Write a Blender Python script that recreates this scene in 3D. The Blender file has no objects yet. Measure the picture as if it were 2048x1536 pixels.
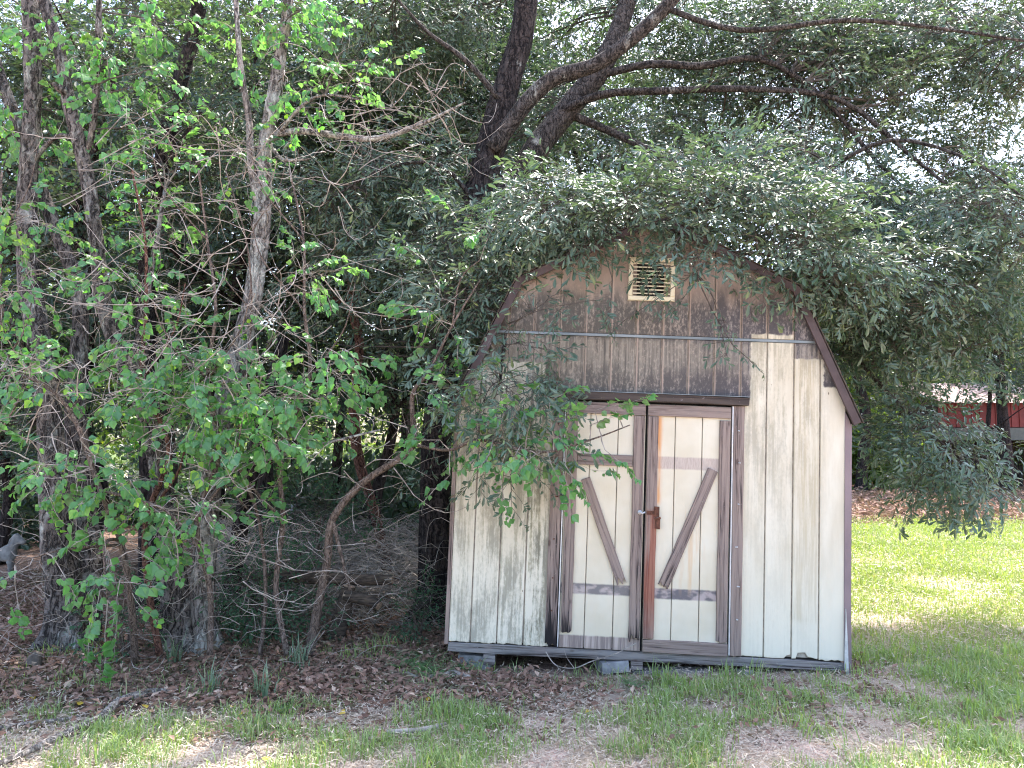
import bpy, math, random
import numpy as np
from mathutils import Vector, Matrix, Euler, Quaternion

S = bpy.context.scene
COL = S.collection
random.seed(7); rng = np.random.default_rng(7)
R_ = math.radians

# ------------------------------------------------------------------ camera, sky, sun, exposure
F, CX, CY, CAMH = 1500.0, 1024.0, 768.0, 1.75
PITCH = math.atan(122 / 1500)
cam_d = bpy.data.cameras.new('camera'); cam = bpy.data.objects.new('camera', cam_d); COL.objects.link(cam)
cam.location = (0, 0, CAMH); cam.rotation_euler = (R_(90) + PITCH, 0, 0)
cam_d.sensor_fit = 'HORIZONTAL'; cam_d.sensor_width = 36; cam_d.lens = 36 * F / 2048
cam_d.clip_start = 0.05; cam_d.clip_end = 3000
S.camera = cam
SUN_EL, SUN_AZ = 63, 30          # azimuth from +Y (away from the camera) towards +X
w = bpy.data.worlds.new('World'); S.world = w; w.use_nodes = True
wn = w.node_tree; sky = wn.nodes.new('ShaderNodeTexSky'); sky.sky_type = 'NISHITA'; sky.sun_disc = False
sky.sun_elevation = R_(SUN_EL); sky.sun_rotation = R_(SUN_AZ); sky.air_density = 1.0; sky.dust_density = 3.0; sky.ozone_density = 1.0
bg = wn.nodes['Background']; bg.inputs['Strength'].default_value = 0.15
wn.links.new(sky.outputs[0], bg.inputs['Color'])
sd = bpy.data.lights.new('sun', 'SUN'); sd.energy = 2.6; sd.angle = R_(0.6); sd.color = (1, .95, .87)
sun = bpy.data.objects.new('sun', sd); COL.objects.link(sun)
sdir = Vector((math.sin(R_(SUN_AZ)) * math.cos(R_(SUN_EL)), math.cos(R_(SUN_AZ)) * math.cos(R_(SUN_EL)), math.sin(R_(SUN_EL))))
sun.rotation_euler = sdir.to_track_quat('Z', 'Y').to_euler(); sun.location = (0, 0, 30)
S.view_settings.view_transform = 'Standard'; S.view_settings.look = 'None'
S.view_settings.exposure = 2.45; S.view_settings.gamma = 1
try: S.view_settings.use_curve_mapping = False
except Exception: pass
S.render.engine = 'CYCLES'
cy = S.cycles; cy.use_adaptive_sampling = True; cy.adaptive_threshold = .015; cy.sample_clamp_indirect = 4.; cy.max_bounces = 5; cy.diffuse_bounces = 3; cy.glossy_bounces = 2; cy.transmission_bounces = 3
cy.transparent_max_bounces = 4; cy.use_denoising = True; cy.denoising_prefilter = 'NONE'; cy.filter_width = 1.1; cy.caustics_reflective = False; cy.caustics_refractive = False

# ------------------------------------------------------------------ helpers
def P(x, y, D):
    """the place seen at (x, y) of the photograph that stands D metres ahead of the camera"""
    u = (x - CX) / F; v = -(y - CY) / F; c, s = math.cos(PITCH), math.sin(PITCH)
    r = Vector((u, c - v * s, s + v * c)); return Vector((0, 0, CAMH)) + r * (D / r.y)

def tag(o, label=None, cat=None, group=None, kind=None):
    if label: o['label'] = label
    if cat: o['category'] = cat
    if group: o['group'] = group
    if kind: o['kind'] = kind
    return o

def empty(name, loc=(0, 0, 0), rot=None, **k):
    o = bpy.data.objects.new(name, None); COL.objects.link(o); o.location = loc; o.empty_display_size = .1
    if rot is not None: o.rotation_euler = rot
    return tag(o, **k)

def link(name, me, parent=None, loc=None, kind=None):
    o = bpy.data.objects.new(name, me); COL.objects.link(o)
    if parent: o.parent = parent
    if loc is not None: o.location = loc
    if kind: o['kind'] = kind
    return o

class MB:
    """collects shapes for one mesh"""
    def __init__(s): s.v = []; s.f = []; s.n = 0; s.m = []
    def add(s, v, f, mi=0):
        s.v.extend([tuple(p) for p in v]); s.f.extend([tuple(i + s.n for i in q) for q in f]); s.m.extend([mi] * len(f)); s.n += len(v)
    def tube(s, pts, rad, sides=8, flute=0., seed=0, cap=True, lobes=5, flare=0., mi=0):
        pts = [Vector(p) for p in pts]; n = len(pts)
        if n < 2: return
        t = (pts[1] - pts[0]).normalized(); a = t.orthogonal().normalized()
        V = []; rs = random.Random(seed); ph = [rs.uniform(0, 6.28) for _ in range(8)]; base = pts[0].z
        for i in range(n):
            t2 = (pts[min(i + 1, n - 1)] - pts[max(i - 1, 0)])
            t2 = t2.normalized() if t2.length > 1e-9 else t
            a = (a - t2 * a.dot(t2)); a = a.normalized() if a.length > 1e-6 else t2.orthogonal().normalized()
            b = t2.cross(a); t = t2; h = i * .7
            for k in range(sides):
                g = 2 * math.pi * k / sides; r = rad[i]
                if flute: r *= 1 + flute * (math.sin(lobes * g + ph[0] + .25 * h) * .6 + math.sin((2 * lobes + 3) * g + ph[1] - .8 * h) * .35 + math.sin(2 * g + ph[2] + .5 * h) * .5 + math.sin(1.9 * h + 3 * g + ph[3]) * .3)
                if flare:
                    q = max(0, 1 - (pts[i].z - base) / flare); r *= 1 + q * q * (.55 + .55 * math.sin(4 * g + ph[4]) + .25 * math.sin(7 * g + ph[5]))
                V.append(pts[i] + (a * math.cos(g) + b * math.sin(g)) * r)
        Fc = [(i * sides + k, i * sides + (k + 1) % sides, (i + 1) * sides + (k + 1) % sides, (i + 1) * sides + k) for i in range(n - 1) for k in range(sides)]
        if cap: Fc += [tuple(range(sides - 1, -1, -1)), tuple(range((n - 1) * sides, n * sides))]
        s.add(V, Fc, mi)
    def prism(s, out, y0, y1, bev=0., mi=0):
        """a board: outline in x-z, front at y0, back at y1, front edge chamfered"""
        n = len(out); c = Vector((sum(p[0] for p in out) / n, sum(p[1] for p in out) / n))
        def ins(i):
            a, b, d = Vector(out[i - 1]), Vector(out[i]), Vector(out[(i + 1) % n])
            e1 = (b - a).normalized(); e2 = (d - b).normalized(); nn = Vector((-(e1.y + e2.y), e1.x + e2.x))
            nn = nn.normalized() if nn.length > 1e-6 else Vector((0, 0)); q = b + nn * bev
            return q if bev else b
        V = [(ins(i).x, y0, ins(i).y) for i in range(n)] + [(p[0], y0 + bev, p[1]) for p in out] + [(p[0], y1, p[1]) for p in out]
        Fc = [tuple(range(n))]
        for L in (0, 1):
            for i in range(n):
                j = (i + 1) % n; Fc.append((L * n + i, (L + 1) * n + i, (L + 1) * n + j, L * n + j))
        Fc.append(tuple(range(3 * n - 1, 2 * n - 1, -1)))
        s.add(V, Fc, mi)
    def box(s, a, b, mi=0):
        x0, y0, z0 = a; x1, y1, z1 = b
        s.add([(x0, y0, z0), (x1, y0, z0), (x1, y1, z0), (x0, y1, z0), (x0, y0, z1), (x1, y0, z1), (x1, y1, z1), (x0, y1, z1)],
              [(0, 3, 2, 1), (4, 5, 6, 7), (0, 1, 5, 4), (1, 2, 6, 5), (2, 3, 7, 6), (3, 0, 4, 7)], mi)
    def mesh(s, name, mats, smooth=False):
        me = bpy.data.meshes.new(name); me.from_pydata(s.v, [], s.f)
        for m in (mats if isinstance(mats, (list, tuple)) else [mats]): me.materials.append(m)
        if any(s.m): me.polygons.foreach_set('material_index', s.m)
        if smooth: me.polygons.foreach_set('use_smooth', [True] * len(me.polygons))
        me.update(); return me
    def build(s, name, mats, parent=None, loc=None, kind=None, smooth=False):
        return link(name, s.mesh(name, mats, smooth), parent, loc, kind)

def catmull(pts, sub=5):
    """smooth list of (Vector, r)"""
    out = []; n = len(pts)
    for i in range(n - 1):
        p = [pts[max(i - 1, 0)], pts[i], pts[i + 1], pts[min(i + 2, n - 1)]]
        for k in range(sub):
            t = k / sub
            q = .5 * ((2 * p[1][0]) + (p[2][0] - p[0][0]) * t + (2 * p[0][0] - 5 * p[1][0] + 4 * p[2][0] - p[3][0]) * t * t + (3 * p[1][0] - p[0][0] - 3 * p[2][0] + p[3][0]) * t ** 3)
            out.append((q, p[1][1] * (1 - t) + p[2][1] * t))
    out.append(pts[-1]); return out

# ------------------------------------------------------------------ material helpers
class T:
    def __init__(s, name):
        s.mat = bpy.data.materials.new(name); s.mat.use_nodes = True; s.t = s.mat.node_tree; s.t.nodes.clear()
        s.out = s.t.nodes.new('ShaderNodeOutputMaterial')
    def n(s, ty, ins=None, **props):
        nd = s.t.nodes.new('ShaderNode' + ty)
        for k, v in props.items(): setattr(nd, k, v)
        for k, v in (ins or {}).items():
            if isinstance(v, bpy.types.NodeSocket): s.t.links.new(v, nd.inputs[k])
            else: nd.inputs[k].default_value = v
        return nd
    def m(s, op, a, b=0., c=0., clamp=False):
        nd = s.t.nodes.new('ShaderNodeMath'); nd.operation = op; nd.use_clamp = clamp
        for i, v in enumerate((a, b, c)):
            if isinstance(v, bpy.types.NodeSocket): s.t.links.new(v, nd.inputs[i])
            else: nd.inputs[i].default_value = v
        return nd.outputs[0]
    def ss(s, x, a, b):
        return s.n('MapRange', {'Value': x, 'From Min': a, 'From Max': b}, interpolation_type='SMOOTHSTEP').outputs[0]
    def mix(s, f, a, b, mode='MIX'):
        nd = s.t.nodes.new('ShaderNodeMix'); nd.data_type = 'RGBA'; nd.blend_type = mode
        for i, v in ((0, f), (6, a), (7, b)):
            if isinstance(v, bpy.types.NodeSocket): s.t.links.new(v, nd.inputs[i])
            else: nd.inputs[i].default_value = v if i == 0 else (*v, 1)[:4]
        return nd.outputs[2]
    def vec(s, kind='Object'): return s.n('TexCoord').outputs[kind]
    def wpos(s): return s.n('NewGeometry').outputs['Position']
    def mapv(s, v, scale, rot=(0, 0, 0)): return s.n('Mapping', {'Vector': v, 'Scale': scale, 'Rotation': rot}).outputs[0]
    def noise(s, v, sc, det=4, rough=.55, dist=0.): return s.n('TexNoise', {'Vector': v, 'Scale': sc, 'Detail': det, 'Roughness': rough, 'Distortion': dist}).outputs[0]
    def sep(s, v): nd = s.n('SeparateXYZ', {0: v}); return nd.outputs[0], nd.outputs[1], nd.outputs[2]
    def bump(s, h, st, d=.01): return s.n('Bump', {'Height': h, 'Strength': st, 'Distance': d}).outputs[0]
    def bsdf(s, col, rough=.8, nrm=None, spec=.3, metal=0.):
        ins = {'Base Color': col if isinstance(col, bpy.types.NodeSocket) else (*col, 1), 'Roughness': rough, 'Specular IOR Level': spec, 'Metallic': metal}
        if nrm is not None: ins['Normal'] = nrm
        return s.n('BsdfPrincipled', ins).outputs[0]
    def done(s, sh): s.t.links.new(sh, s.out.inputs[0]); return s.mat

def leafmat(name, c1, c2, c3, trans, rough=.42, spec=.5, tmix=.3, hue=.0):
    t = T(name)
    r1 = t.n('NewGeometry').outputs['Random Per Island']; r2 = t.n('ObjectInfo').outputs['Random']
    ns = t.noise(t.wpos(), .9, 2)
    a = t.mix(r1, c1, c2); f = t.m('GREATER_THAN', t.m('ADD', t.m('MULTIPLY', r1, .45), t.m('MULTIPLY', r2, .55)), .86)
    a = t.mix(f, a, c3)
    a = t.mix(t.ss(ns, .35, .7), a, t.mix(.6, a, c2), 'MIX')
    geo = t.n('NewGeometry').outputs['Backfacing']
    a = t.mix(geo, a, t.mix(.35, a, (.25, .3, .2)))
    p = t.bsdf(a, rough, None, spec)
    tr = t.n('BsdfTranslucent', {'Color': t.mix(1., a, trans, 'MULTIPLY')}).outputs[0]
    return t.done(t.n('MixShader', {0: tmix, 1: p, 2: tr}).outputs[0])

def barkmat(name, dark, light, lichen=.5, lich=(.42, .43, .40), sc=1., band=0.):
    t = T(name); v0 = t.vec(); wv_ = t.n('TexNoise', {'Vector': v0, 'Scale': 9., 'Detail': 3.}).outputs[1]
    v = t.n('VectorMath', {0: v0, 1: t.n('VectorMath', {0: wv_, 3: .11}, operation='SCALE').outputs[0]}, operation='ADD').outputs[0]
    q = t.mapv(v, (34 * sc, 34 * sc, 4.6 * sc)); n1 = t.noise(q, 1., 7, .7, .4); vo = t.noise(t.mapv(v, (60 * sc, 60 * sc, 13 * sc)), 1., 5, .7)
    cr = t.ss(t.m('ADD', t.m('MULTIPLY', n1, .6), t.m('MULTIPLY', vo, .4)), .38, .56); h = t.m('ADD', t.m('MULTIPLY', cr, .7), t.m('MULTIPLY', n1, .6))
    col = t.mix(t.ss(h, .35, 1.1), dark, light)
    if band:
        x, y, z = t.sep(v); wv = t.m('SINE', t.m('MULTIPLY', t.m('ADD', z, t.m('MULTIPLY', t.noise(t.mapv(v, (3, 3, 3)), 1, 3), .5)), 62.))
        bd = t.m('MULTIPLY', t.m('MULTIPLY', t.ss(wv, .6, .98), t.ss(t.noise(v, 11, 3), .42, .58)), .8); col = t.mix(bd, col, dark); h = t.m('SUBTRACT', h, t.m('MULTIPLY', bd, .5))
    lm = t.ss(t.noise(t.mapv(v, (6, 6, 2.6)), 1., 5, .7), .66 - .17 * lichen, .78 - .1 * lichen)
    col = t.mix(t.m('MULTIPLY', lm, t.ss(n1, .3, .6)), col, lich)
    return t.done(t.bsdf(col, .9, t.bump(h, .9, .02 / sc), .15))

M = {}
M['oak_leaf'] = leafmat('oak_leaf', (.046, .082, .056), (.092, .140, .090), (.19, .24, .09), (1.0, 1.4, .65), .40, .75, .22)
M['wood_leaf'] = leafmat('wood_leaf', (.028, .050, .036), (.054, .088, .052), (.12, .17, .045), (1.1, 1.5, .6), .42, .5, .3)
M['sunny_leaf'] = leafmat('sunny_leaf', (.07, .12, .03), (.12, .18, .04), (.22, .22, .04), (1.7, 1.9, .5), .5, .4, .45)
M['tallow_leaf'] = leafmat('tallow_leaf', (.058, .155, .092), (.13, .30, .09), (.26, .43, .06), (1.5, 1.9, .7), .42, .6, .42)
M['shrub_leaf'] = leafmat('shrub_leaf', (.035, .085, .045), (.05, .12, .06), (.09, .18, .06), (1.3, 1.7, .6), .5, .4, .3)
M['yellow_leaf'] = leafmat('yellow_leaf', (.62, .42, .05), (.7, .52, .09), (.6, .34, .05), (1.2, 1.1, .5), .6, .3, .3)
M['grass'] = leafmat('grass', (.17, .26, .08), (.28, .38, .14), (.50, .46, .30), (1.5, 1.6, .6), .5, .35, .35)
M['lawn'] = leafmat('lawn', (.17, .235, .06), (.26, .32, .10), (.46, .42, .24), (1.5, 1.6, .6), .5, .35, .35)
M['lily'] = leafmat('lily', (.12, .19, .12), (.18, .26, .17), (.25, .3, .2), (1.2, 1.3, .8), .5, .35, .3)
M['dead_leaf'] = leafmat('dead_leaf', (.13, .070, .050), (.33, .21, .16), (.55, .41, .32), (1.2, 1., .8), .75, .2, .12)
M['thatch'] = leafmat('thatch', (.48, .36, .31), (.70, .56, .49), (.28, .16, .12), (1.1, 1., .9), .8, .2, .12)
M['straw'] = leafmat('straw', (.22, .12, .08), (.34, .2, .14), (.4, .28, .2), (1.1, 1., .8), .8, .2, .1)
M['bark'] = barkmat('bark', (.030, .026, .025), (.18, .155, .145), .85)
M['bark_lichen'] = barkmat('bark_lichen', (.07, .058, .054), (.32, .28, .26), 1.25, (.55, .56, .52))
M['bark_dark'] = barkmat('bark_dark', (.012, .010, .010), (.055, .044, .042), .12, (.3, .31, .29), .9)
M['bark_oak'] = barkmat('bark_oak', (.012, .010, .011), (.062, .050, .048), .12, (.40, .41, .38), 1., 1.)
M['bark_limb'] = barkmat('bark_limb', (.020, .017, .016), (.105, .09, .084), .45, (.42, .42, .39), 1.4, 1.)
M['bark_red'] = barkmat('bark_red', (.05, .025, .02), (.20, .105, .08), .25, (.4, .36, .33), 1.8)
M['bark_sap'] = barkmat('bark_sap', (.07, .05, .042), (.22, .17, .145), .4, (.4, .4, .36), 2.4)
def simple(name, c1, c2, sc=8, rough=.85, metal=0., bs=.3, spec=.3, st=(1, 1, 1)):
    t = T(name); n = t.noise(t.mapv(t.vec(), st), sc, 6, .6); return t.done(t.bsdf(t.mix(t.ss(n, .3, .7), c1, c2), rough, t.bump(n, bs, .01), spec, metal))
M['twig'] = simple('twig', (.15, .125, .11), (.40, .355, .32), 14, .9)
M['twig_dark'] = simple('twig_dark', (.04, .032, .028), (.12, .10, .085), 9, .9)
M['brush'] = simple('brush', (.16, .135, .12), (.48, .42, .37), 3, .9)
M['rot'] = simple('rot', (.025, .02, .018), (.12, .09, .07), 12, .95, bs=.8, st=(1, 1, 5))
M['cutwood'] = simple('cutwood', (.2, .12, .08), (.42, .33, .25), 18, .9, st=(1, 5, 5))
M['concrete'] = simple('concrete', (.16, .16, .17), (.30, .30, .31), 12, .95, bs=.5)
M['statue'] = simple('statue', (.14, .135, .13), (.27, .26, .25), 9, .95, bs=.4)
M['galv'] = simple('galv', (.16, .19, .21), (.26, .29, .31), 3, .55, .5)
M['steel'] = simple('steel', (.45, .45, .46), (.62, .62, .63), 20, .5, .3)
M['rust'] = simple('rust', (.05, .022, .016), (.17, .07, .045), 30, .9, bs=.6)
M['fascia'] = simple('fascia', (.055, .035, .035), (.085, .058, .058), 6, .5, st=(1, 1, 1))
M['shingle'] = simple('shingle', (.05, .04, .035), (.11, .085, .07), 20, .95)
M['black'] = simple('black', (.012, .012, .013), (.02, .02, .02), 5, .9)
M['cornertrim'] = simple('cornertrim', (.17, .125, .135), (.24, .18, .19), 2.2, .6, st=(1, 1, .6))
M['redmetal'] = simple('redmetal', (.14, .022, .022), (.20, .035, .033), 2, .5)
M['roofmetal'] = simple('roofmetal', (.26, .15, .15), (.46, .36, .35), 1.5, .5)
M['beam'] = simple('beam', (.10, .115, .105), (.15, .165, .15), 3, .8)
M['darkboard'] = simple('darkboard', (.025, .022, .022), (.05, .045, .042), 4, .9)

def box(t, x, z, x0, x1, z0, z1, e=.008):
    a = t.m('MULTIPLY', t.ss(x, x0 - e, x0 + e), t.ss(x, x1 + e, x1 - e)); b = t.m('MULTIPLY', t.ss(z, z0 - e, z0 + e), t.ss(z, z1 + e, z1 - e))
    return t.m('MULTIPLY', a, b)

def siding(name, door=False):
    t = T(name); v = t.vec(); x, y, z = t.sep(v)
    fine = t.noise(t.mapv(v, (160, 160, 22)), 1., 5, .7)           # rough sawn grain
    wob = t.noise(t.mapv(v, (18, 18, 18)), 1., 3); wob2 = t.noise(t.mapv(v, (17, 1, 9)), 1., 4)
    xw = t.m('ADD', x, t.m('MULTIPLY', t.m('SUBTRACT', wob, .5), .05)); zw = t.m('ADD', z, t.m('MULTIPLY', t.m('SUBTRACT', wob2, .5), .045))
    board = t.n('TexWhiteNoise', {'W': t.m('FLOOR', t.m('DIVIDE', t.m('ADD', x, .96), .2055))}, noise_dimensions='1D').outputs[0]
    cream = t.mix(t.ss(t.noise(t.mapv(v, (9, 9, 1.6)), 1., 4), .3, .7), (.55, .49, .385), (.65, .60, .50))
    cream = t.mix(t.ss(z, 1.2, .0), cream, (.70, .65, .54))
    if door: cream = t.mix(t.ss(t.noise(v, 3., 3), .3, .75), (.60, .53, .41), (.67, .615, .51))
    streak = t.noise(t.mapv(v, (34, 34, 1.3)), 1., 6, .7); blot = t.noise(t.mapv(v, (7, 7, 2.2)), 1., 5, .65); speck = t.noise(t.mapv(v, (52, 52, 26)), 1., 5, .75)
    if not door:
        wl = t.m('MULTIPLY', t.ss(x, -.7, -.85), .95)
        wr = t.m('MULTIPLY', t.m('MULTIPLY', t.ss(x, .6, .75), t.ss(x, 1.5, 1.2)), t.m('ADD', t.m('MULTIPLY', t.ss(z, .4, 2.2), .42), .10))
        we = t.m('ADD', wl, wr)
        ms = t.m('MULTIPLY', t.ss(t.m('ADD', t.m('MULTIPLY', streak, .5), t.m('ADD', t.m('MULTIPLY', blot, .45), t.m('MULTIPLY', speck, .25))), .535, .68), we, clamp=True)
        ms = t.m('MULTIPLY', ms, t.m('ADD', .55, t.m('MULTIPLY', board, .6)), clamp=True)
        col = t.mix(ms, cream, t.mix(t.ss(blot, .35, .65), (.20, .185, .10), (.12, .115, .085)))
        warm = t.m('MULTIPLY', box(t, xw, zw, 1.10, 1.31, .3, 2.34, .03), .55)
        col = t.mix(t.m('MULTIPLY', warm, t.ss(streak, .35, .65)), col, (.46, .38, .25))
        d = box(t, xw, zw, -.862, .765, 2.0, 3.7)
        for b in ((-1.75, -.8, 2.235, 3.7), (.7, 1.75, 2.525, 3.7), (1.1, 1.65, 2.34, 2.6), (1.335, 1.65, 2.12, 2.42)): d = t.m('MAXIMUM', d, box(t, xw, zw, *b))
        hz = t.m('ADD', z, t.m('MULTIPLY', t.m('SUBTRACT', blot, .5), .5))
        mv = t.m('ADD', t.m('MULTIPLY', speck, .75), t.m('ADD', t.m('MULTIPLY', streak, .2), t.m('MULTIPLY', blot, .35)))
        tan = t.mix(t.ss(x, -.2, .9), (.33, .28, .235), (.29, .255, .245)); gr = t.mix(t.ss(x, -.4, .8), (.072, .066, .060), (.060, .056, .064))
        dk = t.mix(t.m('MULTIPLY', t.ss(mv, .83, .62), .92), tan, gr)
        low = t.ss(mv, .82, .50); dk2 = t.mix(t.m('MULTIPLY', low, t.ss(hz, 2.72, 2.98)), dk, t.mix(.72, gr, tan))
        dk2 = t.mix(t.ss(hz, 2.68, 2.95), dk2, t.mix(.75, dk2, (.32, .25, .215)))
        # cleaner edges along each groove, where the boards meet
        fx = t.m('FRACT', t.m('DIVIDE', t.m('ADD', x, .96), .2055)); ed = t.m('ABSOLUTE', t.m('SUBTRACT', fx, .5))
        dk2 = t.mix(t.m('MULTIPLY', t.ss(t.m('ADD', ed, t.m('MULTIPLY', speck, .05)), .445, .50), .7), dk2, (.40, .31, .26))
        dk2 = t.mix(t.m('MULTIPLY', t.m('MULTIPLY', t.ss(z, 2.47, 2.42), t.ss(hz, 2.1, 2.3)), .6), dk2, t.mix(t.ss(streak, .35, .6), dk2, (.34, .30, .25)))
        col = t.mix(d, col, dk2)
    else:
        # bare bands where rails were lost, rust runs under old screws
        zw = t.m('ADD', z, t.m('MULTIPLY', t.m('SUBTRACT', wob2, .5), .014)); g1 = t.m('MULTIPLY', box(t, x, zw, -.7, -.1, .435, .515), .9); g2 = box(t, x, zw, .0, .53, .425, .505)
        g3 = box(t, x, zw, .0, .53, 1.43, 1.525); g4 = box(t, x, zw, -.7, -.04, .0, .118)
        dkn = t.ss(t.noise(t.mapv(v, (9, 9, 14)), 1., 3), .38, .56)
        band = t.mix(dkn, (.40, .33, .32), (.15, .135, .145))
        col = t.mix(t.m('MAXIMUM', g1, g2), cream, band)
        col = t.mix(g3, col, t.mix(t.ss(fine, .3, .7), (.40, .325, .285), (.52, .43, .375)))
        col = t.mix(g4, col, t.mix(t.ss(streak, .35, .6), (.46, .375, .335), (.22, .175, .16)))
        ru = t.m('MULTIPLY', t.m('MULTIPLY', t.ss(x, .10, .045), box(t, x, z, .03, .12, 1.15, 1.84, .03)), t.ss(t.noise(t.mapv(v, (20, 20, 3)), 1., 3), .35, .6))
        col = t.mix(ru, col, (.62, .26, .08))
        ru2 = t.m('MULTIPLY', box(t, x, z, .24, .42, .5, 1.1, .08), t.m('MULTIPLY', t.ss(t.noise(t.mapv(v, (26, 26, 2)), 1., 3), .5, .7), .5))
        col = t.mix(ru2, col, (.60, .38, .2))
    nl = t.n('TexVoronoi', {'Vector': t.mapv(v, (5, .01, 2.2)), 'Scale': 1.}).outputs[0]
    col = t.mix(t.m('MULTIPLY', t.ss(nl, .03, .015), .8), col, (.10, .07, .05))
    col = t.mix(t.m('MULTIPLY', t.ss(t.m('ADD', z, t.m('MULTIPLY', streak, .06)), .07, .03), .5), col, (.30, .25, .2))
    h = t.m('ADD', t.m('MULTIPLY', fine, 1.), t.m('MULTIPLY', streak, .4))
    return t.done(t.bsdf(col, .78, t.bump(h, .45, .004), .25))
M['siding'] = siding('siding'); M['door_siding'] = siding('door_siding', True)

def wood(name, axis, dark=1., rust=False, rot=True, grey=0.):
    t = T(name); v = t.vec(); x, y, z = t.sep(v)
    if axis == 'z': q = t.mapv(v, (42, 42, 1.6))
    elif axis == 'x': q = t.mapv(v, (1.6, 42, 42))
    else: q = t.mapv(t.n('VectorRotate', {'Vector': v, 'Axis': (0, 1, 0), 'Angle': axis}, rotation_type='AXIS_ANGLE').outputs[0], (42, 42, 1.6))
    g = t.noise(q, 1., 6, .65, .9); k = t.noise(t.mapv(v, (3, 3, 3)), 1., 4); fl = t.noise(v, 35, 4, .7)
    a = (.145 * dark, .107 * dark, .096 * dark); b = (.29 * dark, .225 * dark, .195 * dark); c = (.035, .028, .027)
    if grey: a = (.11, .105, .105); b = (.25, .24, .235)
    col = t.mix(t.ss(g, .38, .6), a, b); col = t.mix(t.ss(k, .35, .7), col, t.mix(.5, col, (.25 * dark, .195 * dark, .18 * dark)))
    cr = t.ss(g, .43, .34); col = t.mix(cr, col, c)
    kn = t.n('TexVoronoi', {'Vector': t.mapv(v, (7, .01, 3.1) if axis != 'x' else (3.1, .01, 7)), 'Scale': 1.}).outputs[0]
    col = t.mix(t.m('MULTIPLY', t.ss(kn, .11, .05), .75), col, (.07, .045, .04))
    col = t.mix(t.m('MULTIPLY', t.ss(fl, .62, .7), .4), col, (.34, .29, .28))
    if rot:
        rm = t.m('MULTIPLY', t.ss(t.m('ADD', z, t.m('MULTIPLY', t.m('SUBTRACT', g, .5), .7)), .30, .10), t.ss(x, .3, -.1))
        col = t.mix(rm, col, (.02, .017, .018))
    if rust:
        rr = t.m('MULTIPLY', t.m('MULTIPLY', t.ss(z, 1.13, 1.08), t.ss(t.m('SUBTRACT', z, t.m('MULTIPLY', k, .7)), -.45, .2)), t.ss(t.noise(t.mapv(v, (16, 16, .7)), 1., 3), .32, .52))
        col = t.mix(t.m('MULTIPLY', rr, .85), col, t.mix(t.ss(g, .4, .6), (.20, .055, .035), (.30, .12, .08)))
    return t.done(t.bsdf(col, .85, t.bump(g, .8, .006), .2))
M['wood_v'] = wood('wood_v', 'z'); M['wood_h'] = wood('wood_h', 'x'); M['wood_head'] = wood('wood_head', 'x', .30, rot=False)
M['wood_rust'] = wood('wood_rust', 'z', rust=True, rot=False); M['wood_grey'] = wood('wood_grey', 'x', rot=False, grey=1)
M['wood_v2'] = wood('wood_v2', 'z', rot=False); M['wood_h2'] = wood('wood_h2', 'x', .95, rot=False)

def ground_mat():
    t = T('ground'); p = t.wpos(); x, y, z = t.sep(p)
    w1 = t.noise(p, .55, 4); w2 = t.noise(p, 3.2, 5, .6); w3 = t.noise(p, 26., 6, .7); w4 = t.noise(p, 90., 4, .7)
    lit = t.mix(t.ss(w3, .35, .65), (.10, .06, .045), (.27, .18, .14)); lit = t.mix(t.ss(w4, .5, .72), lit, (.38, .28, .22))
    dirt = t.mix(t.ss(w3, .3, .7), (.44, .31, .26), (.64, .50, .44)); dirt = t.mix(t.ss(w4, .45, .75), dirt, (.26, .17, .11))
    gr = t.mix(t.ss(w3, .35, .7), (.15, .20, .06), (.30, .31, .13))
    yb = t.m('ADD', y, t.m('MULTIPLY', t.m('SUBTRACT', w2, .5), .9))
    lawn = t.mix(t.ss(w2, .44, .6), t.mix(.3, dirt, gr), dirt)
    lawn = t.mix(t.ss(y, 6.5, 9.5), lawn, t.mix(t.ss(w2, .42, .68), gr, dirt))
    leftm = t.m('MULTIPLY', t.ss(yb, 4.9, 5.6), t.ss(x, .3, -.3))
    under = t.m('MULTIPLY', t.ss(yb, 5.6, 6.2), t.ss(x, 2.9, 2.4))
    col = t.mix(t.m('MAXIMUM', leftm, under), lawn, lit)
    path = t.m('MULTIPLY', t.m('MULTIPLY', t.ss(x, -2.75, -3.1), t.ss(yb, 6.6, 7.1)), t.ss(yb, 9.6, 8.8))
    col = t.mix(path, col, t.mix(t.ss(w3, .35, .7), (.30, .20, .16), (.48, .34, .28)))
    pine = t.m('MULTIPLY', t.ss(yb, 16.2, 17.2), t.ss(x, 2., 3.5)); col = t.mix(pine, col, t.mix(t.ss(w3, .35, .7), (.16, .075, .06), (.34, .19, .155)))
    far = t.m('MULTIPLY', t.ss(y, 20, 22), t.ss(x, 2., -1)); col = t.mix(far, col, t.mix(t.ss(w1, .4, .6), (.16, .22, .05), (.42, .34, .25)))
    far2 = t.ss(y, 60, 75); col = t.mix(far2, col, (.09, .12, .04))
    h = t.m('ADD', w3, t.m('MULTIPLY', w4, .5))
    return t.done(t.bsdf(col, .95, t.bump(h, .7, .02), .1))
M['ground'] = ground_mat()

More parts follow.
